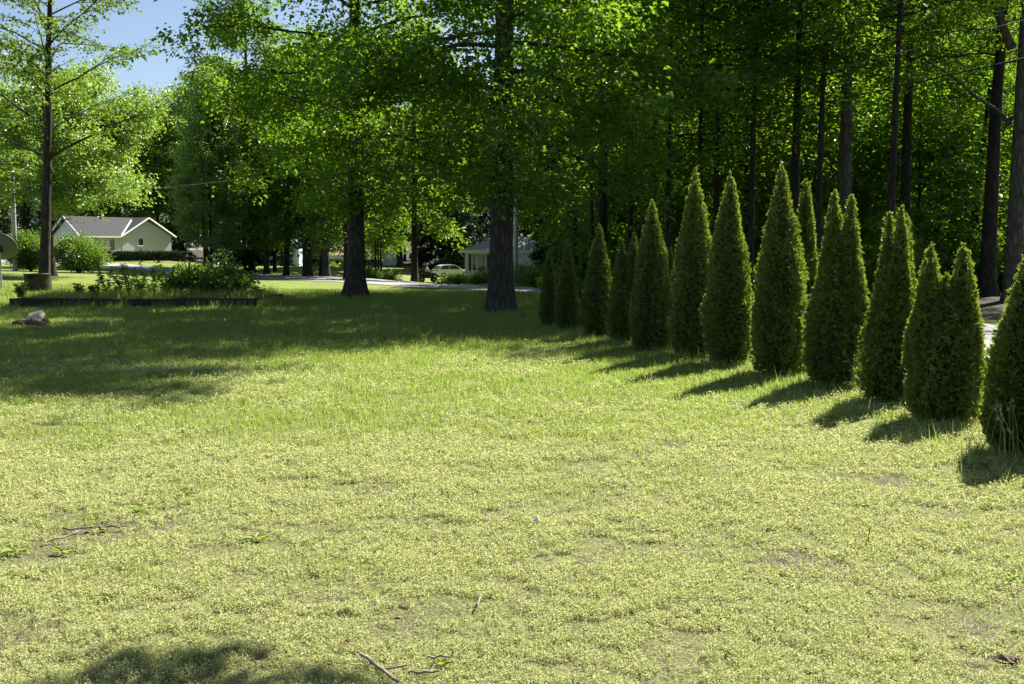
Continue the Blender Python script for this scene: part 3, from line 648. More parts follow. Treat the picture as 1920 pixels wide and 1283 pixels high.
def rider():
    c, s = math.cos(R_(12)), math.sin(R_(12))
    root = empty('person', (qo[0] - .12 * c, qo[1] - .12 * s, qo[2] + .92), R_(12)); tag(root, 'person in white shirt and dark trousers seated on the quad bike', 'person')
    pts = [(0, 0, .08), (.02, 0, .28), (.05, 0, .48), (.07, 0, .60), (.09, 0, .72), (.10, 0, .82), (.11, 0, .90)]
    ed = [(i, i + 1) for i in range(6)]; rad = [(.15, .12), (.14, .11), (.16, .12), .055, .085, .095, .06]
    for sy in (-1, 1):
        b = len(pts); pts += [(.05, sy * .19, .50), (.16, sy * .27, .30), (.36, sy * .30, .24), (.43, sy * .30, .23)]; rad += [.06, .05, .038, .035]; ed += [(2, b), (b, b + 1), (b + 1, b + 2), (b + 2, b + 3)]
        for q in range(5):
            k = len(pts); yy = sy * (.26 + .02 * q); l = (.05, .075, .08, .075, .06)[q]
            pts += [(.46, yy, .235), (.46 + l * .6, yy, .23), (.46 + l * .5, yy, .20)]; rad += [.010, .009, .008]; ed += [(b + 3, k), (k, k + 1), (k + 1, k + 2)]
        b = len(pts); pts += [(.04, sy * .12, .04), (.42, sy * .26, .06), (.36, sy * .30, -.36), (.48, sy * .31, -.42)]; rad += [.09, .07, .05, .04]; ed += [(0, b), (b, b + 1), (b + 1, b + 2), (b + 2, b + 3)]
    skin_obj('body', pts, ed, rad, M['skin'], root)
    pts = [(0, 0, .1), (.02, 0, .28), (.05, 0, .5), (.06, 0, .56)]; ed = [(0, 1), (1, 2), (2, 3)]; rad = [(.175, .145), (.165, .135), (.175, .14), .07]
    for sy in (-1, 1):
        b = len(pts); pts += [(.05, sy * .20, .50), (.13, sy * .26, .34)]; rad += [.085, .07]; ed += [(2, b), (b, b + 1)]
    skin_obj('shirt', pts, ed, rad, M['shirt'], root)
    pts = [(0, 0, .1)]; ed = []; rad = [(.16, .13)]
    for sy in (-1, 1):
        b = len(pts); pts += [(.05, sy * .12, .05), (.42, sy * .26, .06), (.37, sy * .30, -.3)]; rad += [.11, .088, .065]; ed += [(0, b), (b, b + 1), (b + 1, b + 2)]
    skin_obj('trousers', pts, ed, rad, M['jeans'], root)
    g = Geo(); th = 14; g.lathe([(.105, 0), (.112, .05), (.09, .11), (.04, .14), (.005, .145)], (.085, 0, .81), th); part('hair', g, M['hair'], root)
    g = Geo(); g.box((.195, 0, .79), (.03, .025, .05), taper=.4); part('nose', g, M['skin'], root)
    for sy in (-1, 1):
        g = Geo(); g.lathe([(.001, -.008), (.009, 0), (.001, .008)], (.185, sy * .035, .825), 8); part('eye', g, M['black'], root)
        g = Geo(); g.box((.08, sy * .1, .80), (.045, .02, .06)); part('ear', g, M['skin'], root)
rider()

# ------------------------------------------------------------------ poles, wires, dish
def utility_pole(px, d, top_py, r, label, arm=True, tilt=0.0):
    o = col(px, d); root = empty('utility_pole', o); tag(root, label, 'utility pole', 'poles along the lane')
    H = hz(top_py, d) - o[2]
    g = Geo(); g.tube([(0, 0, -.2), (tilt * H, 0, H)], [r, r * .72], 12); part('shaft', g, M['pole'], root)
    if arm:
        g = Geo(); g.box((tilt * H, -r - .05, H - .35), (1.5, .1, .12)); part('crossarm', g, M['timber'], root)
        for x in (-.6, .6):
            g = Geo(); g.lathe([(.03, 0), (.06, .04), (.03, .08), (.06, .12), (.02, .16)], (x + tilt * H, -r - .05, H - .29), 8); part('insulator', g, M['metal'], root)
    return np.array([o[0], o[1], o[2] + H])
PT = utility_pole(967, 70, 258, .16, 'pale utility pole just right of the large oak trunk')
utility_pole(31, 66, 330, .17, 'grey utility pole above the left round bush', True, .012)
def wire(p, q, sag, r, mat, label, name):
    t = np.linspace(0, 1, 40)[:, None]; P = np.array(p) * (1 - t) + np.array(q) * t; P[:, 2] -= sag * 4 * (t * (1 - t))[:, 0]
    g = Geo(); g.tube(P, r, 6); o = part(name, g, mat); tag(o, label, name.replace('_', ' '), 'wires on the poles')
def onray(px, py, d): r = ray(px, py); return np.array([r[0] / r[1] * d, d, CAMH + r[2] / r[1] * d])
A1 = onray(2090, -8, 19); A2 = onray(2090, 70, 19); A3 = onray(2090, -150, 19)
wire(PT + (.2, 0, -.2), A1, .25, .009, M['wire'], 'thin bright wire, upper of the two long wires crossing the right woods', 'overhead_wire')
wire(PT + (-.1, 0, -.9), A2, .45, .016, M['cable'], 'thick black cable sagging below the bright wire across the right woods', 'overhead_cable')
wire(PT + (-.6, 0, 0), A3, .3, .007, M['wire'], 'faint topmost wire crossing the top right corner', 'overhead_wire')
wire(PT + (-.6, 0, -.1), onray(31, 372, 66), .55, .011, M['wire'], 'pale wire running between the two utility poles across the left trees', 'overhead_wire')
def near_pole():
    root = empty('utility_pole', (A1[0], A1[1], 0)); tag(root, 'roadside utility pole at the right end of the wires', 'utility pole', 'poles along the lane')
    g = Geo(); g.tube([(0.12, 0, -.2), (.12, 0, 8.6)], [.16, .12], 12); part('shaft', g, M['pole'], root)
near_pole()
def dish():
    o = at(3, 543); root = empty('satellite_dish', o); tag(root, 'large grey satellite dish on a thin post at the left edge', 'satellite dish')
    k = o[1] / F
    g = Geo(); g.tube([(0, 0, -.1), (0, 0, 85 * k)], .035, 10); part('post', g, M['galv'], root)
    rr = 30 * k; n = 28; prof = [(rr * i / 8, .16 * rr * (i / 8) ** 2 * 1.6) for i in range(9)]
    g = Geo(); g.lathe([(.002, -.02)] + [(a, b - .02) for a, b in prof[1:]] + [(rr * 1.01, prof[-1][1])] + [(a, b) for a, b in prof[:0:-1]] + [(.002, .0)], (0, 0, 0), n)
    V = g.V[0]; ang = R_(58)       # the dish looks up and away from the camera
    y = V[:, 1] * math.cos(ang) + V[:, 2] * math.sin(ang); z = -V[:, 1] * math.sin(ang) + V[:, 2] * math.cos(ang)
    g.V[0] = np.stack([V[:, 0], y, z * .95 + 78 * k], 1)
    part('reflector', g, M['dish'], root)
    g = Geo(); g.tube([(0, .05, 60 * k), (0, rr * .9, 96 * k)], .02, 6); g.box((0, rr * .95, 98 * k), (.1, .1, .14)); part('feed_arm', g, M['galv'], root)
    g = Geo(); g.box((0, -.05, 75 * k), (.2, .16, .26)); part('mount', g, M['black'], root)
dish()
def tub():
    o = at(70, 549); root = empty('black_tub', o); tag(root, 'black plastic tub in the raised bed in front of the thin trunk', 'tub')
    k = o[1] / F; r = 22 * k
    g = Geo(); g.lathe([(.01, 0), (r * .92, 0), (r * .98, 20 * k), (r, 34 * k), (r * 1.06, 34.2 * k), (r * 1.06, 36 * k), (r * .96, 36 * k), (r * .9, 5 * k), (.01, 5 * k)], (0, 0, 0), 24); part('shell', g, M['black'], root)
    g = Geo(); g.box((-r * .3, -r * 1.02, 27 * k), (.18, .06, .05)); part('handle', g, M['black'], root)
tub()
def raised_bed():
    a = at(20, 577); b = at(490, 576); L_ = b[0] - a[0]; root = empty('raised_bed', a); tag(root, 'long raised garden bed edged with dark timber', 'garden bed')
    h = .25; dp = 3.0
    for nm, c, d in (('front_timber', (L_ / 2, 0, h / 2), (L_, .14, h)), ('back_timber', (L_ / 2, dp, h / 2 - .03), (L_, .14, h)), ('side_timber', (.07, dp / 2, h / 2 - .01), (.14, dp - .16, h)), ('side_timber', (L_ - .07, dp / 2, h / 2 - .01), (.14, dp - .16, h))):
        g = Geo()
        if nm == 'front_timber':
            for q in range(3): g.box((L_ * (q + .5) / 3, (.0, .03, -.02)[q], c[2] + (.0, -.015, .01)[q]), (L_ / 3 - .012, .14, h))
        else: g.box(c, d)
        part(nm, g, M['timber'], root)
    g = Geo(); nx_ = 40; xs = np.linspace(.14, L_ - .14, nx_); ys = np.linspace(.07, dp - .07, 20); X_, Y_ = np.meshgrid(xs, ys)
    Z_ = .15 + fbm(X_ * 1.5, Y_ * 1.5, 4) * .08
    i, j = np.meshgrid(np.arange(nx_ - 1), np.arange(19)); b0 = (j * nx_ + i).ravel()
    g.add(np.stack([X_.ravel(), Y_.ravel(), Z_.ravel()], 1), np.stack([b0, b0 + 1, b0 + 1 + nx_, b0 + nx_], 1), 0, True); part('soil', g, M['debris'], root)
    return a, L_
BED, BEDL = raised_bed()

# wood and stones of the old fire spot
def rough(name, dims, seed, mat, loc, rot, label, cat, group=None, wob=.16):
    r = np.random.default_rng(seed); g = Geo(); n = 7; s = np.linspace(-.5, .5, n)
    rad = np.sqrt(np.maximum(.12, 1 - (2 * s) ** 4)); lob = 1 + r.normal(0, wob, (n, 9)); 
    P = np.stack([s * dims[0], r.normal(0, .04, n) * dims[1], r.normal(0, .04, n) * dims[2]], 1)
    g.tube(P, rad * dims[1] / 2, 9, lobes=lob); V = g.V[0]; 
    for q in g.V: q[:, 2] *= dims[2] / dims[1]
    for k in range(len(g.F)): g.F[k] = (g.F[k][0], g.F[k][1], False)
    o = part(name, g, mat); o.location = loc; o.rotation_euler = rot; tag(o, label, cat, group); return o
F0 = at(62, 612); kk = F0[1] / F
def fp(px, py, dz=0.0, dy=0.0): p = at(px, py); return (p[0], p[1] + dy, p[2] + dz)
g = Geo(); g.hexa([(-.24, -.13, -.05), (.2, -.15, -.06), (.23, .12, -.05), (-.2, .13, -.04), (-.17, -.10, .03), (.10, -.09, .10), (.17, .07, .11), (-.15, .10, .04)]); g.V[0] *= .78; o = part('wood_chunk', g, M['wood_pale']); o.location = fp(63, 609, .19, .1); o.rotation_euler = (.4, -.1, .2); tag(o, 'pale sunlit chunk of split wood on top of the small wood pile', 'wood', 'old wood by the bed')
rough('log', (.50, .16, .15), 2, M['wood_brown'], fp(48, 612, .07), (0, 0, .5), 'dark charred log at the left of the small wood pile', 'log', 'old wood by the bed')
rough('log', (.46, .17, .15), 3, M['wood_brown'], fp(70, 613, .07), (0, .1, -.5), 'brown log under the pale wood chunk', 'log', 'old wood by the bed')
rough('log', (.40, .13, .12), 4, M['wood_brown'], fp(88, 609, .06), (0, .2, -.9), 'reddish brown log leaning at the right of the wood pile', 'log', 'old wood by the bed')
rough('plank', (.85, .12, .05), 5, M['stick'], fp(92, 618, .03), (0, .04, .12), 'grey weathered plank lying in front of the wood pile', 'plank', 'old wood by the bed', .08)
r = np.random.default_rng(3)
g = Geo()
for k in range(170):
    px, py = r.uniform(112, 240), r.normal(610, 4); p = fp(px, py, .012); l = r.uniform(.03, .12); a = r.uniform(0, 6.28)
    g.tube([(p[0], p[1], p[2]), (p[0] + l * math.cos(a), p[1] + l * math.sin(a), p[2] + r.uniform(0, .04))], r.uniform(.004, .014), 5)
tag(part('debris', g, M['stick']), 'scattered twigs and chips on the old fire spot', 'debris', kind='stuff')

# ------------------------------------------------------------------ trees of the lawn
whole_tree('oak_tree', 'massive oak with flared ridged trunk standing in front of the small cottage', 'tree', at(938, 586), 11, 22, .32, 5.9, dome, 4.2, 58, 13, 105000, .135, M['maple'], M['bark'], flare=1.5, up=(2, 60), droop=.27, sides=28, lean=(.012, 0), spray=.6, inner=420)
whole_tree('oak_tree', 'second big dark trunked tree on the lawn, between the raised bed and the massive oak', 'tree', at(668, 558), 12, 22, .30, 7.0, dome, 4.4, 56, 12, 100000, .14, M['maple'], M['bark'], flare=1.75, up=(0, 60), droop=.27, sides=28, lean=(.01, 0), spray=.6, inner=480)
whole_tree('young_tree', 'slim tree with thin yellowish leaves rising behind the black tub', 'tree', col(84, 38), 13, 15.5, .21, 5.6, wide_low, 4.6, 32, 6, 15000, .125, M['yellowy'], M['bark_dark'], flare=1.35, up=(34, 48), droop=.22, sides=14, spray=.5, flat=.12, lean=(.055, 0), sub=6, updroop=.05, limb_r=.26)
whole_tree('maple_tree', 'bright sunlit maple with drooping crown over the cream house', 'tree', col(98, 57), 14, 10.2, .22, 6.9, oval, 4.3, 54, 10, 70000, .16, M['bright'], M['bark_dark'], up=(-5, 62), droop=.20, z1=.93, spray=.6, az_bias=(0.0, .45))
whole_tree('young_tree', 'narrow tree with two thin stems behind the leafy shrub of the raised bed', 'tree', col(398, 84), 15, 16.5, .13, 3.2, narrow, 2.2, 50, 8, 28000, .17, M['bright'], M['bark_dark'], up=(10, 60), droop=.3, sides=8)
whole_tree('young_tree', 'thinner left stem beside the narrow tree behind the raised bed', 'tree', col(385, 85), 16, 14.5, .11, 2.9, narrow, 2.2, 40, 8, 18000, .17, M['bright'], M['bark_dark'], up=(10, 60), droop=.3, sides=8)
whole_tree('tall_tree', 'tall dark tree whose crown bounds the open sky on its right', 'tree', col(474, 92), 17, 28, .3, 6.2, oval, 4.5, 54, 9, 34000, .23, M['maple'], M['bark_dark'], up=(5, 60), droop=.3, spray=.75, sides=10)

# shared crowns for the woods: (branches mesh, crown mesh, model height)
def crown_variant(seed, H, r0, R, prof, z0, nl, nsp, nleaf, L, leaf, barkm, **kw):
    rng = np.random.default_rng(seed)
    z = np.linspace(0, H, 20); P = np.stack([0 * z, 0 * z, z], 1)
    gb, gl = crown_geo(rng, P, R, prof, z0, H * .96, nl, nsp, nleaf, L, r_trunk=r0, **kw)
    return gb.mesh('branches', [barkm]), gl.mesh('crown', [leaf]), H
FV = [crown_variant(101, 18, .22, 4.4, dome, 5.0, 38, 5, 13500, .15, M['forest'], M['bark_dark'], up=(0, 58), droop=.3, spray=.6),
      crown_variant(102, 18, .22, 4.0, oval, 6.5, 36, 5, 12500, .15, M['forest'], M['bark_dark'], up=(5, 60), droop=.3, spray=.6),
      crown_variant(103, 18, .22, 4.8, dome, 3.6, 40, 5, 14500, .15, M['maple'], M['bark_dark'], up=(-4, 58), droop=.3, spray=.6)]
HI = [crown_variant(106, 20, .22, 4.2, dome, 9.5, 32, 5, 11500, .15, M['forest'], M['bark_dark'], up=(5, 60), droop=.25, spray=.6),
      crown_variant(107, 20, .22, 3.8, oval, 8.0, 32, 5, 15000, .15, M['maple'], M['bark_dark'], up=(5, 60), droop=.25, spray=.6)]
FAR = [crown_variant(111, 22, .25, 5.5, dome, 5.0, 44, 6, 15000, .30, M['forest'], M['bark_dark'], up=(0, 58), droop=.35, spray=.95),
       crown_variant(112, 22, .25, 5.0, oval, 3.5, 46, 6, 16000, .30, M['forest'], M['bark_dark'], up=(0, 60), droop=.35, spray=.95),
       crown_variant(113, 22, .25, 5.2, dome, 4.0, 46, 6, 16000, .30, M['maple'], M['bark_dark'], up=(0, 58), droop=.35, spray=.95)]
SAP = [crown_variant(121, 6, .05, 1.9, oval, .6, 30, 7, 9000, .13, M['forest'], M['bark_dark'], up=(5, 50), droop=.3, spray=.42),
       crown_variant(122, 6, .05, 2.1, dome, .5, 30, 7, 9000, .13, M['maple'], M['bark_dark'], up=(5, 50), droop=.3, spray=.42)]
def spruce_variant(seed, H, R, z0, nl, n):
    rng = np.random.default_rng(seed); z = np.linspace(0, H, 20); P = np.stack([0 * z, 0 * z, z], 1)
    gb, gl = crown_geo(rng, P, R, cone, z0, H * .98, nl, 7, n, .22, up=(-8, 25), droop=.25, r_trunk=.2, spray=.45, flat=.3, limb_r=.18)
    return gb.mesh('branches', [M['bark_dark']]), gl.mesh('crown', [M['needle']]), H
SPR = [spruce_variant(131, 16, 3.0, 1.2, 70, 22000), spruce_variant(132, 16, 2.6, .6, 80, 22000)]
NT = [0]
def wood_tree(x, y, H, r0, var, label, name='forest_tree', cat='tree', group=None, barkm=None, wide=1.0, lean=(0, 0), z=None):
    NT[0] += 1; rng = np.random.default_rng(1000 + NT[0])
    root = empty(name, (x, y, tz(x, y) if z is None else z)); tag(root, label, cat, group)
    P, r, lb, sd_ = trunk_geo(rng, H, r0, r0 * .2, 1.35, .5, 12, .09, lean, n=14)
    g = Geo(); g.tube(P, r, sd_, lobes=lb, cap=False); part('trunk', g, barkm or M['bark_dark'], root)
    rz = rng.uniform(0, 6.28); s = H / var[2]
    for nm, me_ in (('branches', var[0]), ('crown', var[1])):
        o = link(nm, me_, root); o.rotation_euler = (0, math.atan(lean[0]), rz if abs(lean[0]) < .01 else 0); o.scale = (s * wide, s * wide, s)
    return root

# roadside and far trees left of centre, each placed at the trunk the photograph shows
LS = [(460, 92, 12, .16, SPR[0], 'thin dark trunked tree at the left end of the roadside row', 'spruce_tree'), (501, 90, 17, .28, FAR[0], 'grey roadside trunk in front of the pale blue house, left of a thin dark one', 'roadside_tree'),
      (516, 93, 16, .17, FAR[1], 'thin dark roadside trunk right beside the grey trunked tree', 'roadside_tree'), (537, 88, 17, .26, FAR[2], 'leaning dark roadside trunk in front of the right end of the pale blue house', 'roadside_tree'),
      (577, 84, 18.5, .42, FAR[0], 'thickest of the roadside trunks, dark with a light edge', 'roadside_tree'), (603, 87, 16, .2, FAR[1], 'dark trunk squeezed behind the pale edged roadside trunk', 'roadside_tree'),
      (612, 82, 18, .32, FAR[2], 'brown roadside trunk with a bright sunlit right edge', 'roadside_tree'), (650, 78, 17, .24, FAR[1], 'trunk partly hidden behind the left side of the second big lawn tree', 'roadside_tree'),
      (705, 104, 15, .12, FAR[2], 'left stem of the three thin stems on the far lawn', 'slender_tree'), (710, 105, 14, .12, FAR[1], 'middle stem of the three thin stems on the far lawn', 'slender_tree'), (715, 104, 15, .13, FAR[0], 'right stem of the three thin stems on the far lawn', 'slender_tree'),
      (750, 152, 22, .5, FAR[2], 'broad reddish trunk beside the white garden shed', 'shade_tree'), (778, 97, 25, .34, FAR[0], 'dark straight trunk between the garden shed and the quad bike', 'roadside_tree'),
      (832, 136, 25, .3, SPR[0], 'dark spruce standing behind the parked car', 'spruce_tree'), (856, 130, 22, .3, SPR[1], 'dark spruce just left of the cottage roof', 'spruce_tree'), (880, 140, 27, .3, SPR[0], 'dark spruce behind the cottage', 'spruce_tree'),
      (487, 112, 10, .2, SPR[1], 'dark spruce in front of the pale blue house', 'spruce_tree'), (530, 108, 9, .2, SPR[0], 'dark spruce between the roadside trunks and the pale blue house', 'spruce_tree'), (592, 112, 9, .2, SPR[1], 'dark spruce left of the mustard outbuilding', 'spruce_tree'), (668, 128, 11, .2, SPR[0], 'dark spruce behind the second big lawn trunk', 'spruce_tree'),
      (60, 128, 10, .25, SPR[1], 'dark spruce behind the left round bush', 'spruce_tree'), (96, 142, 12, .25, SPR[0], 'dark spruce behind the left gable of the cream house', 'spruce_tree'), (340, 134, 11, .25, SPR[1], 'dark spruce at the right of the cream house', 'spruce_tree'), (410, 118, 8, .2, SPR[0], 'dark spruce behind the two stemmed young tree', 'spruce_tree'), (14, 120, 9, .25, SPR[0], 'dark spruce left of the far utility pole', 'spruce_tree'), (440, 124, 9, .2, SPR[1], 'dark spruce left of the roadside row', 'spruce_tree')]
for px, d, H, r0, var, lab, nm in LS:
    x, y, z = col(px, d); wood_tree(x, y, H, r0, var, lab, nm, 'tree', None, M['bark'] if px in (612, 501, 750) else None, lean=(.05, 0) if px == 537 else (0, 0))
# trees behind the left house and the open sky
rng = np.random.default_rng(21)
for k, (px, d, H) in enumerate([(-60, 130, 22), (20, 150, 22), (90, 160, 23), (150, 165, 22), (205, 160, 21.5), (262, 170, 23), (300, 150, 21), (345, 165, 27), (390, 150, 28), (440, 160, 30), (180, 200, 22), (240, 205, 23), (120, 210, 24), (330, 205, 30)]):
    x, y, z = col(px, d); wood_tree(x, y, H, .3, FAR[k % 3], 'one of the far trees behind the cream house', 'far_tree', 'tree', 'far trees behind the cream house', wide=1.15)
for k, (px, d, H) in enumerate([(490, 170, 30), (545, 165, 28), (600, 175, 30), (655, 170, 29), (700, 185, 30), (745, 190, 28), (790, 182, 29), (835, 180, 30), (900, 170, 28), (960, 165, 28), (1020, 160, 28), (520, 205, 32), (640, 210, 32), (720, 215, 31), (810, 212, 32), (680, 160, 24), (760, 200, 24), (585, 150, 24)]):
    x, y, z = col(px, d); wood_tree(x, y, H, .3, FAR[(k + 1) % 3], 'one of the far trees closing the lane behind the cottage and shed', 'far_tree', 'tree', 'far trees behind the cottage and shed', wide=1.2)

# woods on the right, beyond the lane: the trunks one can tell apart
RT = [(1128, 45, 19, .22, 0, 'forest trunk showing high above the third and fourth arborvitae from the lane end', None), (1226, 45, 19, .14, 1, 'slim grey forest trunk above the fifth arborvitae from the lane end', 'g'),
      (1340, 39, 18, .11, 2, 'thin forest trunk between the two tallest pointed arborvitae', None), (1396, 47, 19, .13, 0, 'thin far forest trunk right of the second tallest pointed arborvitae', None), (1486, 34, 17, .15, 1, 'forest trunk rising above the gap beside the two tipped arborvitae', None),
      (1578, 36, 18, .24, 0, 'thick pale barked forest trunk above the arborvitae with two close tips', 'g'), (1622, 56, 20, .13, 2, 'thin forest trunk just right of the thick pale one', None), (1690, 37, 18, .18, 1, 'straight dark forest trunk above the many tipped arborvitae', None),
      (1712, 55, 20, .15, 0, 'thin trunk right behind the straight dark forest trunk', None), (1752, 58, 21, .1, 2, 'crooked thin sapling trunk between the straight dark trunk and the right forest pair', None), (1812, 42, 18, .16, 1, 'leaning dark forest trunk left of the right forest pair', None),
      (1850, 34, 16, .22, 2, 'black barked forest trunk left of the big grey one at the right edge', None), (1445, 50, 20, .14, 1, 'far forest trunk behind the pointed arborvitae with the side leader', None), (1270, 60, 21, .17, 2, 'far dim forest trunk above the leaning pointed arborvitae', None), (1075, 58, 20, .2, 0, 'forest trunk behind the lane end arborvitae, right of the massive oak', None), (1180, 64, 22, .18, 1, 'dim forest trunk between the two grey ones above the short arborvitae', None)]
SHADE = {1486: FV[0], 1340: FV[1]}
for px, d, H, r0, v, lab, bk in RT:
    x, y, z = col(px, d); wood_tree(x, y, H, r0 * 1.25, HI[v % 2], lab, 'forest_tree', 'tree', None, M['bark_grey'] if bk else M['bark_dark'], lean=(.07, 0) if px == 1812 else (0, 0))
def edge_tree():
    x, y, z = col(1897, 31); root = empty('forest_tree', (x, y, z)); tag(root, 'big grey trunk with a fork and a long bare dead limb at the right edge', 'tree')
    rng = np.random.default_rng(77); P, r, lb, sd_ = trunk_geo(rng, 16, .27, .06, 1.3, .5, 20, .04, (.0, 0), n=20); g = Geo(); g.tube(P, r, sd_, lobes=lb, cap=False); part('trunk', g, M['bark_grey'], root)
    k = 31 / F
    def pt(px, py, dy=0): q = onray(px, py, 31 + dy) - np.array([x, y, z]); return q
    g = Geo(); g.tube([pt(1895, 232), pt(1868, 205, -.3), pt(1830, 182, -.6), pt(1785, 142, -.9), pt(1745, 118, -1.1), pt(1706, 92, -1.3)], [.06, .05, .045, .04, .03, .015], 8); part('dead_limb', g, M['bark_grey'], root)
    g = Geo(); g.tube([pt(1898, 92), pt(1885, 62), pt(1872, 25), pt(1860, -20), pt(1850, -90)], [.14, .12, .11, .10, .06], 10); part('fork', g, M['bark_grey'], root)
    for nm, me_ in (('branches', FV[0][0]), ('crown', FV[0][1])):
        o = link(nm, me_, root); o.scale = (.75, .75, .62); o.location = (1.5, 1.0, 5.2)
edge_tree()
for k, (px, d, H, lab) in enumerate([(1250, 37, 16, 'leafy tree just across the lane behind the blunt topped arborvitae'), (1405, 32.5, 15, 'leafy tree just across the lane behind the pointed arborvitae pair'), (1110, 50, 17, 'leafy tree across the lane behind the small conical arborvitae'), (1530, 31, 15, 'leafy tree across the lane behind the slim arborvitae'), (1665, 28, 15, 'slender added shade tree at the lane edge behind the many tipped arborvitae'), (1310, 40, 18, 'added leafy shade tree across the lane behind the tallest arborvitae'), (1180, 43, 18, 'added leafy shade tree across the lane behind the twin tipped dark arborvitae')]):
    x, y, z = col(px, d); wood_tree(x, y, H, .12, HI[k % 2] if px > 1500 else FV[k % 2], lab, 'forest_tree', 'tree', wide=1.35)  # crowns widened for shade; the last three trees are added to shade the lawn
# filler woods behind those trunks
rng = np.random.default_rng(31); cnt = 0; placed = []
while cnt < 46:
    px = rng.uniform(980, 2350); d = rng.uniform(50, 120)
    x, y, z = col(px, d)
    if road_dist([x], [y])[0] < 5 or not beyond_road([x], [y])[0]: continue
    if px < 1050 and d < 135: continue
    if any((x - a) ** 2 + (y - b) ** 2 < 4.6 ** 2 for a, b in placed): continue
    placed.append((x, y)); cnt += 1
    H = min(rng.uniform(17, 23), max(9, 1.35 * (x - .5))) if d < 70 else rng.uniform(20, 27)
    wood_tree(x, y, H, rng.uniform(.14, .26), FV[cnt % 3] if d < 70 else FAR[cnt % 3], 'one of the many trees deep in the woods behind the arborvitae row', 'forest_tree', 'tree', 'trees deep in the right woods', wide=1.1)
# trees beside the lane just out of the picture on the right, whose shade falls on the lane
for k, (x, y, H) in enumerate([(15, 19, 13), (17.5, 12, 14), (19, 25, 16), (15.5, 6, 12)]):
    wood_tree(x, y, H, .16, FV[k % 3], 'woodland tree beyond the lane at the far right', 'forest_tree', 'tree', 'woodland trees beyond the lane at the far right')
# understory saplings at the wood edge
rng = np.random.default_rng(41); cnt = 0; pl = []
while cnt < 56:
    px = rng.uniform(1000, 2150); d = rng.uniform(38, 80) if rng.uniform() < .8 else rng.uniform(27, 38)
    x, y, z = col(px, d); rdv = road_dist([x], [y])[0]
    if rdv < 2.0 or not beyond_road([x], [y])[0]: continue
    if (px < 1040 and d < 60) or (px > 1740 and d < 42): continue
    if any((x - a) ** 2 + (y - b) ** 2 < 1.9 ** 2 for a, b in pl): continue
    pl.append((x, y)); cnt += 1
    H = rng.uniform(4, 10) if d > 38 else rng.uniform(1.8, 3.2)
    wood_tree(x, y, H, .03 + H * .006, SAP[cnt % 2], 'leafy sapling in the undergrowth behind the arborvitae row', 'sapling', 'sapling', 'saplings in the undergrowth of the right woods', wide=1.15)
for k, (px, d, H) in enumerate([(1160, 58, 11), (1215, 66, 13), (1095, 72, 12), (1290, 74, 13), (1040, 82, 12), (1000, 118, 14)]):
    x, y, z = col(px, d); wood_tree(x, y, H, .12, SPR[k % 2], 'dark spruce in the right woods behind the lane end arborvitae', 'spruce_tree', 'tree', 'dark spruces in the right woods')
# tree out of the picture on the right whose overhanging branch shades the bottom of the lawn
def overhang():
    bx, by = 7.4, 5.6
    root = empty('overhanging_tree', (bx, by, 0)); tag(root, 'lawn tree just outside the right edge with a long branch over the lawn', 'tree')
    rng = np.random.default_rng(9); P, r, lb, sd_ = trunk_geo(rng, 10, .16, .04, 1.4, .5, 14); g = Geo(); g.tube(P, r, sd_, lobes=lb, cap=False); part('trunk', g, M['bark'], root)
    gb = Geo(); gl = Geo(); e = np.array([-1.2 + 2.91 - bx, 4.0 + 3.77 - by, 4.6])
    t = np.linspace(0, 1, 8)[:, None]; b0 = np.array([0, 0, 3.8]); Q = b0 * (1 - t) + e * t + np.array([0, 0, .8]) * (t * (1 - t)) * 2; gb.tube(Q, .075 * (1 - .85 * t[:, 0]), 8)
    for qx, qy, k in [(215, 1262, .8), (300, 1272, .9), (250, 1240, .4), (380, 1240, .4), (440, 1232, .3), (400, 1275, .8), (520, 1285, .7), (600, 1272, .5), (330, 1300, 1), (150, 1295, .8), (470, 1305, 1)]:
        sx, sy = at(qx, qy)[:2]
        c = np.array([sx + 2.91 - bx, sy + 3.77 - by, 4.6 + rng.normal(0, .05)]); gb.tube([Q[5], (Q[5] + c) / 2 + [0, 0, .1], c], [.02, .014, .005], 5)
        n = int(34 * k); p = c + rng.normal(0, 1, (n, 3)) * [.10, .035, .03]; v, f = leaf_quads(p, rng.normal(0, 1, (n, 3)), [0, 0, 1.0] + rng.normal(0, .4, (n, 3)), .10, .075); gl.add(v, f)
    b2, l2 = crown_geo(rng, P, 1.9, dome, 5.4, 9.6, 18, 6, 7000, .12, r_trunk=.16); gb.V += b2.V; gb.F += [(f + gb.n, m_, s_) for f, m_, s_ in b2.F]; gb.n += b2.n
    gl.V += l2.V; gl.F += [(f + gl.n, m_, s_) for f, m_, s_ in l2.F]; gl.n += l2.n
    part('branches', gb, M['bark'], root); part('crown', gl, M['maple'], root)
overhang()

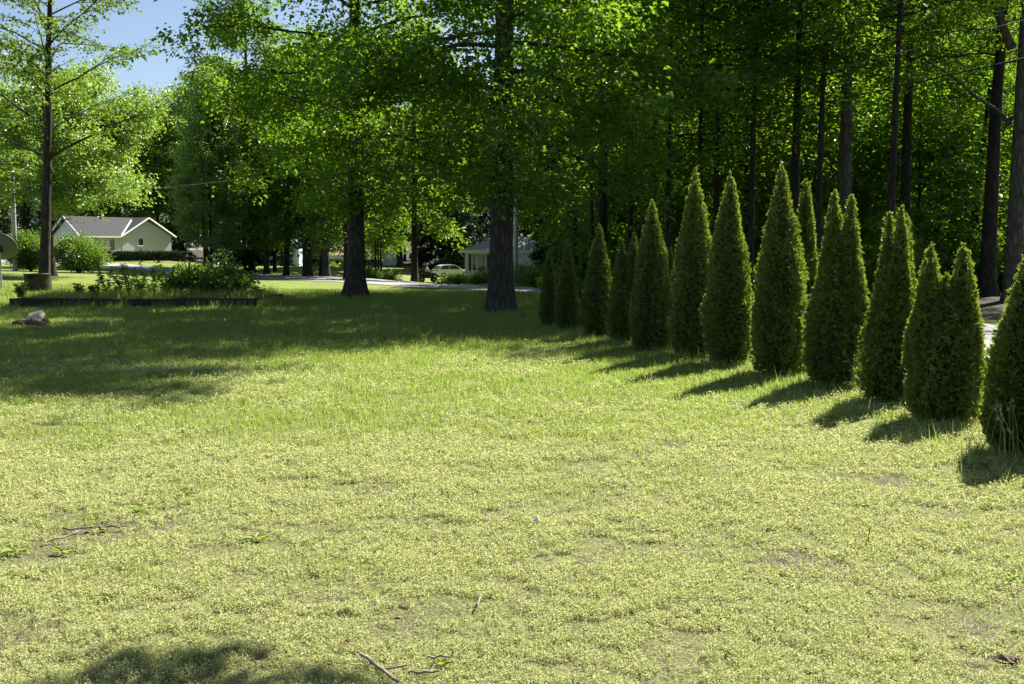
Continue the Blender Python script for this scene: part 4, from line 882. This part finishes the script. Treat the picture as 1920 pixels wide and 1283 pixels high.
# ------------------------------------------------------------------ bushes
def bush(name, label, loc, seed, Rx, H, n, L, leaf, cat='shrub', stems=9, base=.35, group=None, dense=.55):
    rng = np.random.default_rng(seed); root = empty(name, loc); tag(root, label, cat, group)
    gb = Geo(); gl = Geo(); tips = []
    for k in range(stems * 5):
        az = rng.uniform(0, 6.28); u = rng.uniform(.0, 1); el = math.acos(1 - u * .95)
        e = np.array([math.sin(el) * math.cos(az) * Rx, math.sin(el) * math.sin(az) * Rx, base * H + math.cos(el) * H * (1 - base)]) * rng.uniform(.8, 1.0)
        s_ = np.linspace(0, 1, 6)[:, None]; b0 = np.array([math.cos(az), math.sin(az), 0]) * Rx * .10
        Q = b0 * (1 - s_) + e * s_; Q[:, :2] *= (.35 + .65 * s_); Q += rng.normal(0, .02 * Rx, Q.shape) * s_
        gb.tube(Q, .018 * (1 - .8 * s_[:, 0]) * (Rx / 1.5) + .004, 5, cap=False); tips.append(Q)
    per = max(6, n // (len(tips) * 6))
    for Q in tips:
        for q in np.linspace(.5, 1.03, 6):
            c = np.array([np.interp(q, np.linspace(0, 1, 6), Q[:, i]) for i in range(3)])
            p = c + rng.normal(0, 1, (per, 3)) * np.array([.14, .14, .12]) * Rx
            D = unit(p - np.array([0, 0, H * .3])) + rng.normal(0, .5, (per, 3)); LL = L * rng.uniform(.6, 1.2, per)
            v, f = leaf_quads(p, D, np.array([0, 0, 1.]) + rng.normal(0, .5, (per, 3)), LL, LL * .55); gl.add(v, f)
    part('stems', gb, M['bark_dark'], root); part('foliage', gl, leaf, root); return root
bush('round_bush', 'large round bush with dark bare stems in front of the cream house', at(148, 512), 51, 1.9, 2.35, 15000, .15, M['shrub'])
bush('round_bush', 'round bush behind the thin trunk, left of the other round bush', col(60, 67), 52, 1.7, 2.6, 15000, .15, M['shrub'])
bush('leafy_shrub', 'broad leafy shrub at the right end of the raised bed', (col(408, 29.4)[0], 29.4, .1), 53, 1.05, 1.15, 4200, .13, M['shrub'], base=.2)
bush('leafy_shrub', 'lower leafy shrub at the front right corner of the raised bed', (col(450, 28.6)[0], 28.6, .1), 54, .55, .75, 1800, .12, M['shrub'], base=.2)
bush('leafy_shrub', 'leafy shrub in the raised bed left of the broad one', (col(350, 29.3)[0], 29.3, .1), 55, .62, 1.05, 2200, .12, M['shrub'], base=.2)
for k, (px, d, R__, H, lab) in enumerate([(692, 88, 1.2, 1.0, 'bright low shrub by the lane right of the second big lawn trunk'), (726, 92, 1.3, .8, 'darker low shrub under the three thin stems'), (622, 112, .8, .9, 'small pale shrub in front of the mustard outbuilding'), (855, 92, 1.3, .9, 'low shrub in front of the parked car'), (893, 94, 1.2, .9, 'sunlit low shrub below the cottage window'), (912, 95, 1.3, 1.05, 'dark green shrub below the cottage railing'), (832, 94, .7, .6, 'small weedy shrub left of the cottage corner'), (984, 66, 1.3, 1.5, 'dark shrub by the lane right of the massive oak'), (1004, 64, 1.2, 1.1, 'sunlit shrub by the lane left of the arborvitae row')]):
    bush('low_shrub', lab, col(px, d), 60 + k, R__, H, 2600, .15, M['shrub'], base=.25, stems=5)
rng = np.random.default_rng(66); cnt = 0; pl = []
ub = bush('undergrowth_bush', 'low leafy undergrowth bush at the wood edge behind the arborvitae row', col(1400, 33), 70, 1.0, 1.0, 4200, .12, M['maple'], 'undergrowth', 6, .2, 'undergrowth bushes along the wood edge')
while cnt < 44:
    px = rng.uniform(985, 2100); d = rng.uniform(30, 62); x, y, z = col(px, d); rv = road_dist([x], [y])[0]
    if rv < 1.6 or rv > 16 or not beyond_road([x], [y])[0] or (px < 1030 and d < 58) or (px > 1740 and d < 38): continue
    if any((x - a) ** 2 + (y - b) ** 2 < 1.3 ** 2 for a, b in pl): continue
    pl.append((x, y)); cnt += 1; c = copy_tree(ub); c.location = (x, y, z); c.rotation_euler = (0, 0, rng.uniform(0, 6.28)); s_ = rng.uniform(.6, 1.5); c.scale = (s_, s_, s_ * rng.uniform(.7, 1.2))
# upright weeds in the raised bed
def weed(loc, seed, H, label, group='upright weeds in the raised bed'):
    rng = np.random.default_rng(seed); root = empty('upright_weed', loc); tag(root, label, 'weed', group); gb = Geo(); gl = Geo()
    for k in range(rng.integers(5, 9)):
        a = rng.uniform(0, 6.28); t = np.linspace(0, 1, 6); hh = H * rng.uniform(.6, 1); Q = np.stack([math.cos(a) * t * hh * .3, math.sin(a) * t * hh * .3, t * hh], 1) + rng.normal(0, .01, (6, 3)) * t[:, None]
        gb.tube(Q, .007 * (1 - .6 * t), 5); n = 46; q = rng.uniform(.2, 1.02, n); p = np.stack([np.interp(q, t, Q[:, i]) for i in range(3)], 1); D = rng.normal(0, 1, (n, 3)); D[:, 2] = np.abs(D[:, 2]) * .4
        v, f = leaf_quads(p, D, np.array([0, 0, 1.]) + rng.normal(0, .3, (n, 3)), .13 * rng.uniform(.6, 1.2, n), .055); gl.add(v, f)
    part('stems', gb, M['weed'], root); part('leaves', gl, M['weed'], root)
for k, (px, py, H, lab) in enumerate([(178, 548, .5, 'first upright weed right of the black tub'), (203, 550, .95, 'tall dark upright weed in the middle of the raised bed'), (222, 552, .6, 'upright weed just right of the tallest one'), (243, 549, .85, 'second tall upright weed in the raised bed'), (262, 552, .55, 'short upright weed between the two shrubward tall ones'), (285, 550, .95, 'tall upright weed nearest the leafy shrubs'), (312, 552, .75, 'upright weed touching the leafy shrubs'), (150, 553, .35, 'small upright weed beside the black tub'), (40, 556, .4, 'dark weed at the left front corner of the raised bed')]):
    p = col(px, 28.3 + (k * 7 % 5) * .35); weed((p[0], p[1], .14), 200 + k, H * 1.25, lab)

# ------------------------------------------------------------------ arborvitae row
def arborvitae(label, loc, seed, cols, H):
    """cols: (ox, oy, z0, z1, R) leaders; sprays are flat cedar fans on the surface of each"""
    rng = np.random.default_rng(seed); root = empty('arborvitae', loc, 0); tag(root, label, 'arborvitae', 'arborvitae row along the lane')
    g = Geo(); gc = Geo(); gt = Geo(); PP = []; OO = []
    for ox, oy, z0, z1, Rr in cols:
        hh = z1 - z0
        def prof(t, low=z0 < .3):
            a = np.where(t < .14, .66 + .34 * (t / .14) ** .7, np.clip(1 - ((t - .14) / .86) ** 1.7, 0, 1)) if low else np.clip(1 - t ** 1.25, 0, 1)
            return a
        n = int(1900 * hh * Rr * 2 * math.pi * .62 * (.8 + .2 / max(Rr, .2)))
        t = rng.uniform(0, 1, n * 2); keep = rng.uniform(0, 1, n * 2) < np.maximum(prof(t), .12); t = t[keep][:n]; n = len(t)
        az = rng.uniform(0, 2 * math.pi, n); z = z0 + t * hh
        lump = .66 + .62 * fbm(az * 1.5 + seed, z * 2.6 + seed, seed, 3) + .10 * (vnoise(np.cos(az) * 3 + 9, np.sin(az) * 3 + z * 9, seed + 3) - .5) + .26 * (vnoise(np.cos(az) * 3.2 + 20, np.sin(az) * 3.2 + 20 + z * 1.3, seed + 5) - .5)
        rr = Rr * prof(t) * lump * rng.uniform(.72, 1.03, n) + .012
        PP.append(np.stack([ox + np.cos(az) * rr, oy + np.sin(az) * rr, z], 1)); OO.append(np.stack([np.cos(az), np.sin(az), np.zeros(n)], 1))
        nt_ = 60; az = rng.uniform(0, 6.28, nt_); zz = z1 - rng.uniform(-.03, .13, nt_) * hh ; rr = (z1 - zz) * .16
        PP.append(np.stack([ox + np.cos(az) * rr, oy + np.sin(az) * rr, zz], 1)); OO.append(np.stack([np.cos(az) * .2, np.sin(az) * .2, np.ones(nt_)], 1))
        tt = np.linspace(0.02, .95, 14); gc.tube(np.stack([0 * tt + ox, 0 * tt + oy, z0 + tt * hh], 1), Rr * prof(tt) * .78 + .006, 12)  # solid core: dead inner foliage, enlarged to block light through the crown
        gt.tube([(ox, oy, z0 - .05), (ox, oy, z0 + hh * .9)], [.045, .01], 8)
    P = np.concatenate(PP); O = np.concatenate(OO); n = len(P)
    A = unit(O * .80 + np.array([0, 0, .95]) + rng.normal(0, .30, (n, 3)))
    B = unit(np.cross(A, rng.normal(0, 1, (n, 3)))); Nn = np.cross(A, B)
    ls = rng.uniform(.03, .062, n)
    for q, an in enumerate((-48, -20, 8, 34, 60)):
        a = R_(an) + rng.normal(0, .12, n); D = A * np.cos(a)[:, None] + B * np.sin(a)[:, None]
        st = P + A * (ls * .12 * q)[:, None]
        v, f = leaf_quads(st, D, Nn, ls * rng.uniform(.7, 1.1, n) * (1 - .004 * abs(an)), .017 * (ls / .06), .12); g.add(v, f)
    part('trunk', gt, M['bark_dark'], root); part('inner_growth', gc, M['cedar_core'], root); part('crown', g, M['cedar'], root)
def av(label, bpx, bpy, tips, wpx, seed, side=()):
    o = at(bpx, bpy); d = o[1]; k = d / F; cols_ = []
    for i, (tx, ty) in enumerate(tips):
        z1 = hz(ty, d); x = (tx - CX) / F * d * (1 - 0) - o[0]
        x -= (z1) * 0.0
        ray_ = ray(tx, ty); x = ray_[0] / ray_[1] * d - o[0]
        cols_.append([x, 0, z1])
    out = []; main = max(cols_, key=lambda c: c[2]); Rr = wpx / 2 * k * .93
    if len(cols_) == 1: out = [(main[0] * .45, 0, .02, main[2], Rr)]
    else:
        xm = sum(c[0] for c in cols_) / len(cols_); zs = min(c[2] for c in cols_)
        out = [(xm * .5, 0, .02, zs * .84, Rr)]
        for i, c in enumerate(cols_): out.append((c[0], .06 * (-1) ** i, zs * .30, c[2], Rr * (.60 if len(cols_) == 2 else .48)))
    for ox, z0, z1, r in side: out.append((ox * k, 0, z0, z1, r * k))
    arborvitae(label, o, seed, out, main[2])
av('nearest arborvitae, cut off by the right edge of the view', 1922, 850, [(1928, 474)], 152, 301, ((-34, .05, 1.0, 40),))
av('broad arborvitae with two separate tips beside the open gap to the lane', 1764, 790, [(1750, 474), (1802, 470)], 146, 302)
av('arborvitae with a ragged many pronged tip, left of the broad double tipped one', 1664, 752, [(1672, 410), (1686, 402), (1702, 412)], 122, 303)
av('arborvitae with two close tips and a bulging left side', 1556, 722, [(1568, 368), (1593, 378)], 118, 304)
av('tall arborvitae with a fine pointed top beside a slimmer twin', 1452, 702, [(1472, 322)], 108, 305)
av('slim arborvitae close against the right side of the tall pointed one', 1500, 692, [(1514, 345)], 62, 306)
av('tall pointed arborvitae with the brightest sunlit right side', 1358, 682, [(1377, 335)], 96, 307)
av('tallest arborvitae, leaning slightly, left of the brightest edged one', 1287, 668, [(1318, 328)], 88, 308)
av('dark arborvitae with a blunt top left of the tallest one', 1212, 656, [(1233, 386)], 82, 309)
av('small dark arborvitae tucked behind the blunt topped one', 1252, 642, [(1262, 474)], 40, 310)
av('dark arborvitae with twin tips between the blunt one and the sunlit cone', 1168, 642, [(1166, 452), (1188, 445)], 66, 311)
av('small conical arborvitae lit brightly on its right edge', 1117, 632, [(1130, 430)], 60, 312)
av('dark slender arborvitae, second from the lane end of the row', 1060, 620, [(1068, 458)], 46, 313)
av('short dark arborvitae right behind the second from the lane end', 1084, 615, [(1090, 528)], 32, 314)
av('thin dark arborvitae at the lane end of the row', 1027, 612, [(1032, 476)], 34, 315)
o = (4.2, 6.9, 0.0)
arborvitae('arborvitae just beyond the right edge, next to the nearest one in view', o, 316, [(0, 0, .06, 1.9, .42)], 1.9)

# ------------------------------------------------------------------ lawn grass
rng = np.random.default_rng(77)
def tri_blades(x, y, z, h, wd, lean, rg):
    n = len(x); az = rg.uniform(0, 2 * math.pi, n); a2 = rg.uniform(0, 2 * math.pi, n)
    bx, by = np.cos(az) * wd / 2, np.sin(az) * wd / 2
    tip = np.stack([x + np.cos(a2) * h * lean, y + np.sin(a2) * h * lean, z + h], 1)
    v = np.stack([np.stack([x - bx, y - by, z - .004], 1), np.stack([x + bx, y + by, z - .004], 1), tip], 1).reshape(-1, 3)
    return v, np.arange(n * 3).reshape(-1, 3)
def sample(y0, y1, dens, marg=1.25, extra=1.0):
    ys = []; xs = []
    for a in np.arange(y0, y1, .25):
        hw = .505 * (a + .125) * marg + extra; n = rng.poisson(dens(a + .125) * 2 * hw * .25)
        ys.append(rng.uniform(a, a + .25, n)); xs.append(rng.uniform(-hw, hw, n))
    return np.concatenate(xs), np.concatenate(ys)
def patches(x, y):
    gr = fbm(x * .33 + 3, y * .42 + 1, 11, 3); bare = .55 * fbm(x * 1.5, y * 2.0, 23, 3) + .45 * fbm(x * 6, y * 7, 29, 2); tuft = fbm(x * 3.1, y * 3.1, 37, 2)
    return gr, bare, tuft
def tri_leaf(P, D, Sd, l, wd):
    D = unit(D); Sd = unit(np.cross(D, Sd)); e = P + D * l[:, None]
    v = np.stack([P, e + Sd * wd[:, None] * .5, e - Sd * wd[:, None] * .5], 1).reshape(-1, 3)
    return v, np.arange(len(P) * 3).reshape(-1, 3)
g = Geo()
x, y = sample(1.8, 19, lambda d: 5600 * (3.5 / max(d, 3.2)) ** 1.72)
gr, bare, tuft = patches(x, y); s = (np.maximum(y, 3.2) / 3.5) ** .74
gr2 = gr + np.clip((y - 8) / 14, -.25, .5); sb = spot(x, y, SPOTS_BARE); clump = fbm(x * 13, y * 13, 61, 2)
keep = (rng.uniform(0, 1, len(x)) < np.clip((bare - .36) / .12, .10, 1)) & (rng.uniform(0, 1, len(x)) > .75 * np.clip(spot(x, y, SPOTS_GREEN) * 2.2 * fbm(x * 5, y * 5, 67, 2) - .2, 0, 1)) & (rng.uniform(0, 1, len(x)) > np.clip(sb * 1.7 * fbm(x * 5, y * 5, 83), 0, .88)) & (road_dist(x, y) > -.1 + rng.normal(0, .12, len(x))) & ~(beyond_road(x, y) & (x > 1)) & (rng.uniform(0, 1, len(x)) > np.clip((gr2 - .62) * 3.5, 0, .85)) & (rng.uniform(0, 1, len(x)) < np.clip((clump - .24) * 4 + np.clip((y - 6) / 8, 0, .6), .30, 1)) & (rng.uniform(0, 1, len(x)) > np.clip((y - 7 + 7 * (gr - .5) + 3 * (tuft - .5)) / 9, 0, .9))
x, y, s, tuft = x[keep], y[keep], s[keep], tuft[keep]
hp = rng.uniform(.014, .040, len(x)) * s ** .8 * (.45 + 1.0 * tuft); z = ground_z(x, y); K = 11; n = len(x) * K
ax = rng.uniform(0, 6.283, n); rr = rng.uniform(0, .015, n) * np.repeat(s, K); sr = np.repeat(s, K)
P = np.stack([np.repeat(x, K) + np.cos(ax) * rr, np.repeat(y, K) + np.sin(ax) * rr, np.repeat(z, K) + np.repeat(hp, K) * rng.uniform(.15, 1, n)], 1)
D = np.stack([np.cos(ax), np.sin(ax), rng.normal(.35, .5, n)], 1)
v, f = tri_leaf(P, D, rng.normal(0, .5, (n, 3)) + [0, 0, 1.0], rng.uniform(.0055, .0125, n) * sr, rng.uniform(.0035, .0075, n) * sr); g.add(v, f, 0)
k = rng.uniform(0, 1, len(x)) < .7
v, f = tri_blades(x[k], y[k], z[k], hp[k] * 1.1, .0028 * s[k], rng.uniform(0, .4, k.sum()), rng); g.add(v, f, 0)
x, y = sample(1.6, 46, lambda d: 5200 * (3.5 / max(d, 3.2)) ** 1.5 * (1 + .8 * min(max((d - 6) / 5, 0), 1)))
gr, bare, tuft = patches(x, y); s = (np.maximum(y, 3.2) / 3.5) ** .58
gr2 = gr + np.clip((y - 6.5) / 9, -.22, .6)
sg = spot(x, y, SPOTS_GREEN); cl = fbm(x * 5, y * 5, 67, 2)
keep = (rng.uniform(0, 1, len(x)) < np.clip((gr2 - .46) * 2.0 + (tuft - .55) * 1.6 + sg * 1.1 * np.clip((cl - .30) * 5, 0, 1), .20, 1)) & (bare > .30) & (road_dist(x, y) > .0 + rng.normal(0, .2, len(x))) & ~(beyond_road(x, y) & (x > 1))
x, y, s, tuft = x[keep], y[keep], s[keep], tuft[keep]
h = rng.uniform(.014, .042, len(x)) * s * (.45 + .8 * tuft)
v, f = tri_blades(x, y, ground_z(x, y), h, rng.uniform(.0035, .0065, len(x)) * s, rng.uniform(.05, .9, len(x)), rng); g.add(v, f, 1)
n = 9000; y = 3 + 9 * rng.uniform(0, 1, n) ** 1.3; x = rng.uniform(-1, 1, n) * (.6 * y + .5); az = rng.uniform(0, 6.283, n); l = rng.uniform(.02, .07, n)
P = np.stack([x, y, ground_z(x, y) + rng.uniform(.004, .03, n)], 1); D = np.stack([np.cos(az), np.sin(az), rng.normal(0, .12, n)], 1); v, f = tri_leaf(P, D, np.tile([0, 0, 1.0], (n, 1)), l, rng.uniform(.002, .004, n)); g.add(v, f, 2)
tag(part('lawn_grass', g, [M['sprig'], M['blade'], M['stalk']]), 'short pale dry lawn growth with greener blades', 'grass', kind='stuff')

# taller grass and dry stalks at the foot of the arborvitae, and in the raised bed
g = Geo()
rowx = lambda yy: 4.15 - np.clip(yy - 11, 0, 20) * .36
n = 5200; y = rng.uniform(6.5, 21, n); x = rowx(y) - .25 + rng.normal(0, .38, n); tf = fbm(x * 2.2, y * 2.2, 51, 2); k = tf > rng.uniform(.38, .62, n); x, y = x[k], y[k]
hh = rng.uniform(.06, .26, len(x)) * (.6 + .6 * vnoise(x * 1.3, y * 1.3, 9)); v, f = tri_blades(x, y, ground_z(x, y), hh, rng.uniform(.006, .012, len(x)), rng.uniform(.05, .7, len(x)), rng); g.add(v, f, 0)
for cx, cy_ in [at(1830, 770)[:2], at(1822, 765)[:2], at(1262, 655)[:2], at(1380, 672)[:2], at(1392, 668)[:2], at(1290, 668)[:2], at(1688, 752)[:2], at(1600, 735)[:2], at(1905, 880)[:2], at(1880, 872)[:2], at(1140, 625)[:2]]:
    for q in range(7):
        a = rng.uniform(0, 6.28); l = rng.uniform(.25, .5); t = np.linspace(0, 1, 6); b = np.array([cx, cy_]) + rng.normal(0, .07, 2); ln = rng.uniform(.1, .5)
        Q = np.stack([b[0] + math.cos(a) * ln * l * t ** 2, b[1] + math.sin(a) * ln * l * t ** 2, l * t - .25 * l * ln * t ** 3], 1); g.tube(Q, .0028 * (1 - .5 * t), 4, mat=1); 
        vv, ff = leaf_quads(Q[-1:] + rng.normal(0, .008, (5, 3)), rng.normal(0, 1, (5, 3)) + [0, 0, .6], rng.normal(0, 1, (5, 3)), .03, .012); g.add(vv, ff, 1)
for (tx, ty, tr) in [(*at(938, 586)[:2], .5), (*at(668, 558)[:2], .55)]:
    n = 900; a = rng.uniform(0, 6.283, n); rr = tr + np.abs(rng.normal(0, .22, n)); x = tx + np.cos(a) * rr; y = ty + np.sin(a) * rr
    v, f = tri_blades(x, y, ground_z(x, y), rng.uniform(.04, .20, n) * (.4 + fbm(x * 3, y * 3, 91)), rng.uniform(.01, .018, n), rng.uniform(.1, .7, n), rng); g.add(v, f, 0)
tag(part('tall_grass', g, [M['blade'], M['stalk']]), 'taller grass and dry seed stalks along the arborvitae feet', 'grass', kind='stuff')
g = Geo(); n = 12000; x = BED[0] + rng.uniform(.1, BEDL - .1, n); y = BED[1] + rng.uniform(.1, 2.8, n); k = rng.uniform(0, 1, n) < .3 + .8 * fbm(x * .9, y * .9, 71); x, y = x[k], y[k]
v, f = tri_blades(x, y, np.full(len(x), .17), rng.uniform(.10, .36, len(x)) * (.5 + fbm(x * .8, y * .8, 73)), rng.uniform(.012, .022, len(x)), rng.uniform(.1, .6, len(x)), rng); g.add(v, f, 0)
n = 900; x = BED[0] + BEDL + np.abs(rng.normal(.15, .25, n)); y = BED[1] + rng.uniform(-.2, 3, n); v, f = tri_blades(x, y, ground_z(x, y), rng.uniform(.1, .38, n), rng.uniform(.01, .018, n), rng.uniform(.1, .6, n), rng); g.add(v, f, 0)
n = 1500; x = BED[0] + rng.uniform(0, BEDL, n); y = BED[1] - np.abs(rng.normal(.12, .1, n)) - .05; v, f = tri_blades(x, y, ground_z(x, y), rng.uniform(.08, .28, n) * (fbm(x * 1.7, y, 75) > .42), rng.uniform(.01, .018, n), rng.uniform(.1, .6, n), rng); g.add(v, f, 0)
tag(part('bed_grass', g, [M['blade']]), 'rank green grass filling the raised bed', 'grass', kind='stuff')

# ------------------------------------------------------------------ small things lying on the lawn
def stick(px, py, L_, r, az, label, seed, fork=True):
    rg = np.random.default_rng(seed); p = at(px, py); n = 9; s_ = np.linspace(-.5, .5, n); bend = np.cumsum(rg.normal(0, .018, n)) * L_
    Q = np.stack([s_ * L_, bend, .022 + np.abs(rg.normal(0, .008, n))], 1); g = Geo(); g.tube(Q, r * (1 - .5 * np.abs(s_ + .1)), 7, lobes=1 + rg.normal(0, .1, (n, 7)))
    if fork:
        a = Q[5]; g.tube([a, a + [L_ * .12, L_ * .13, .015], a + [L_ * .22, L_ * .2, .03]], [r * .6, r * .5, r * .3], 5)
    o = part('stick', g, M['stick']); o.location = (p[0], p[1], p[2]); o.rotation_euler = (0, 0, az); tag(o, label, 'stick', 'sticks on the lawn')
stick(705, 1262, .34, .0085, -1.0, 'longest grey stick at the bottom edge of the lawn', 1)
stick(795, 1273, .12, .006, .1, 'dark curled stick at the bottom edge right of the longest one', 2)
stick(690, 912, .20, .006, -.25, 'forked dark twig alone in the middle of the lawn', 3); stick(708, 906, .12, .005, 1.3, 'short upright twig beside the forked one', 4)
stick(180, 1002, .35, .008, .2, 'thin stick on the bare patch at the left of the lawn', 5, False); stick(120, 1018, .22, .007, .9, 'short stick at the left end of the bare patch', 6, False)
stick(898, 1140, .14, .005, 1.5, 'dark crooked stick pointing away, lower middle of the lawn', 7); stick(825, 1242, .10, .005, .3, 'pale splinter near the bottom edge of the lawn', 8, False); stick(1095, 1068, .14, .004, .5, 'thin straw coloured twig right of the lawn middle', 9, False); stick(1255, 912, .12, .008, .1, 'pale stub of stick in the green patch of lawn', 10, False)
for k, (px, py, dm, mt, lab) in enumerate([(606, 881, (.04, .035, .025), 'palestone', 'pale chip of stone left of the lawn middle'), (1007, 987, (.028, .028, .06), 'palestone', 'small upright white stone in the lawn middle'), (1663, 1231, (.05, .03, .02), 'stone', 'grey stone near the lower right of the lawn'), (1890, 1245, (.09, .06, .035), 'wood_brown', 'dark clod of soil in the lower right corner'), (706, 1138, (.03, .03, .025), 'palestone', 'tiny white pebble above the longest stick'), (20, 640, (.12, .08, .06), 'stone', 'grey stone at the left below the wood pile')]):
    rough('stone', dm, 20 + k, M[mt], fp(px, py, dm[2] * .4), (0, 0, k), lab, 'stone', 'stones on the lawn')
for k, (px, py, mat, lab) in enumerate([(755, 1158, 'litterleaf', 'curled red brown leaf above the longest stick'), (645, 1224, 'litterleaf', 'orange brown leaf left of the longest stick'), (1002, 672, 'litterleaf', 'dark curled leaf near the shadow edge of the lawn'), (890, 682, 'litterleaf', 'small brown leaf left of the one near the shadow edge'), (1115, 935, 'litterleaf', 'orange leaf in the green patch of lawn')]):
    rg = np.random.default_rng(400 + k); p = at(px, py); u = np.linspace(-1, 1, 7); a, b = np.meshgrid(u, u); L_ = .024 if py > 900 else .05
    wd = np.sqrt(np.clip(1 - a ** 2, 0.02, 1)) * (.55 + .1 * np.sin(a * 9)); V = np.stack([a * L_, b * wd * L_, .012 + L_ * (.5 * b ** 2 * .8 + .3 * a ** 2) + rg.normal(0, .03, a.shape) * L_], -1).reshape(-1, 3)
    i, j = np.meshgrid(np.arange(6), np.arange(6)); b0 = (j * 7 + i).ravel(); g = Geo(); g.add(V, np.stack([b0, b0 + 1, b0 + 8, b0 + 7], 1), 0, True); o = part('fallen_leaf', g, M[mat]); o.location = (p[0], p[1], p[2] + .02); o.rotation_euler = (.2, .15, k * 1.3); tag(o, lab, 'leaf', 'fallen leaves on the lawn')
def rosette(px, py, R__, n, label, seed, up=.5, flower=False):
    rg = np.random.default_rng(seed); p = at(px, py); root = empty('weed_plant', (p[0], p[1], p[2] + .01)); tag(root, label, 'weed', 'broad leaved weeds in the lawn'); g = Geo()
    for k in range(n):
        a = 6.283 * k / n + rg.normal(0, .3); l = R__ * rg.uniform(.6, 1.1); t = np.linspace(0, 1, 6); e = up * rg.uniform(.5, 1.3)
        c = np.stack([np.cos(a) * t * l * (1 - .2 * e), np.sin(a) * t * l * (1 - .2 * e), l * e * (t - .55 * t ** 2)], 1); wd = l * .17 * np.sin(math.pi * np.clip(t * .9 + .06, 0, 1)); sd_ = np.array([-math.sin(a), math.cos(a), 0.0])
        V = np.stack([c + sd_ * wd[:, None] + [0, 0, .012], c, c - sd_ * wd[:, None] + [0, 0, .012]], 1).reshape(-1, 3); F_ = []
        for i in range(5): F_ += [(3 * i, 3 * i + 1, 3 * i + 4, 3 * i + 3), (3 * i + 1, 3 * i + 2, 3 * i + 5, 3 * i + 4)]
        g.add(V, F_, 0, True)
    part('leaves', g, M['blade'], root)
    if flower:
        h = .09; q = Geo(); q.tube([(0, 0, 0), (.015, 0, h)], .003, 5); part('stem', q, M['weed'], root)
        q = Geo(); m = 40; v, f = leaf_quads(np.tile([[.015, 0, h]], (m, 1)), rg.normal(0, 1, (m, 3)) + [0, 0, .8], rg.normal(0, 1, (m, 3)), .016, .006); q.add(v, f); part('flower', q, M['yellow'], root)
for a in [(350, 932, 0.087, 9, 'broad leaved weed highest on the left side of the lawn', 1, .5), (270, 960, 0.093, 10, 'leafy weed at the upper end of the left bare patch', 2, .5), (190, 1000, 0.093, 9, 'weed in the middle of the left bare patch', 3, .5), (30, 1045, 0.087, 9, 'weed at the far left of the lawn', 4, .5), (118, 1046, 0.062, 8, 'weed right of the one at the far left', 5, .5), (200, 1132, 0.062, 10, 'small round weed at the lower left of the lawn', 6, .4), (480, 1020, 0.074, 9, 'weed right of the left bare patch', 7, .5), (1896, 1100, 0.068, 6, 'upright bright broad leaved weed at the right edge', 8, 1.3), (1625, 1030, 0.031, 5, 'dandelion with a yellow flower in the right lawn', 9, .4, True), (1480, 950, 0.050, 8, 'small leafy weed above the dandelion', 10, .7), (1750, 1105, 0.050, 7, 'weed between the dandelion and the right edge', 11, .6), (1300, 905, 0.056, 9, 'weed in the greener patch right of the lawn middle', 12, .9), (1875, 858, 0.074, 7, 'pale broad leaved weed in front of the nearest arborvitae', 13, .8), (835, 1255, 0.037, 7, 'tiny weed beside the bottom splinter', 14, .6)]:
    rosette(*a)
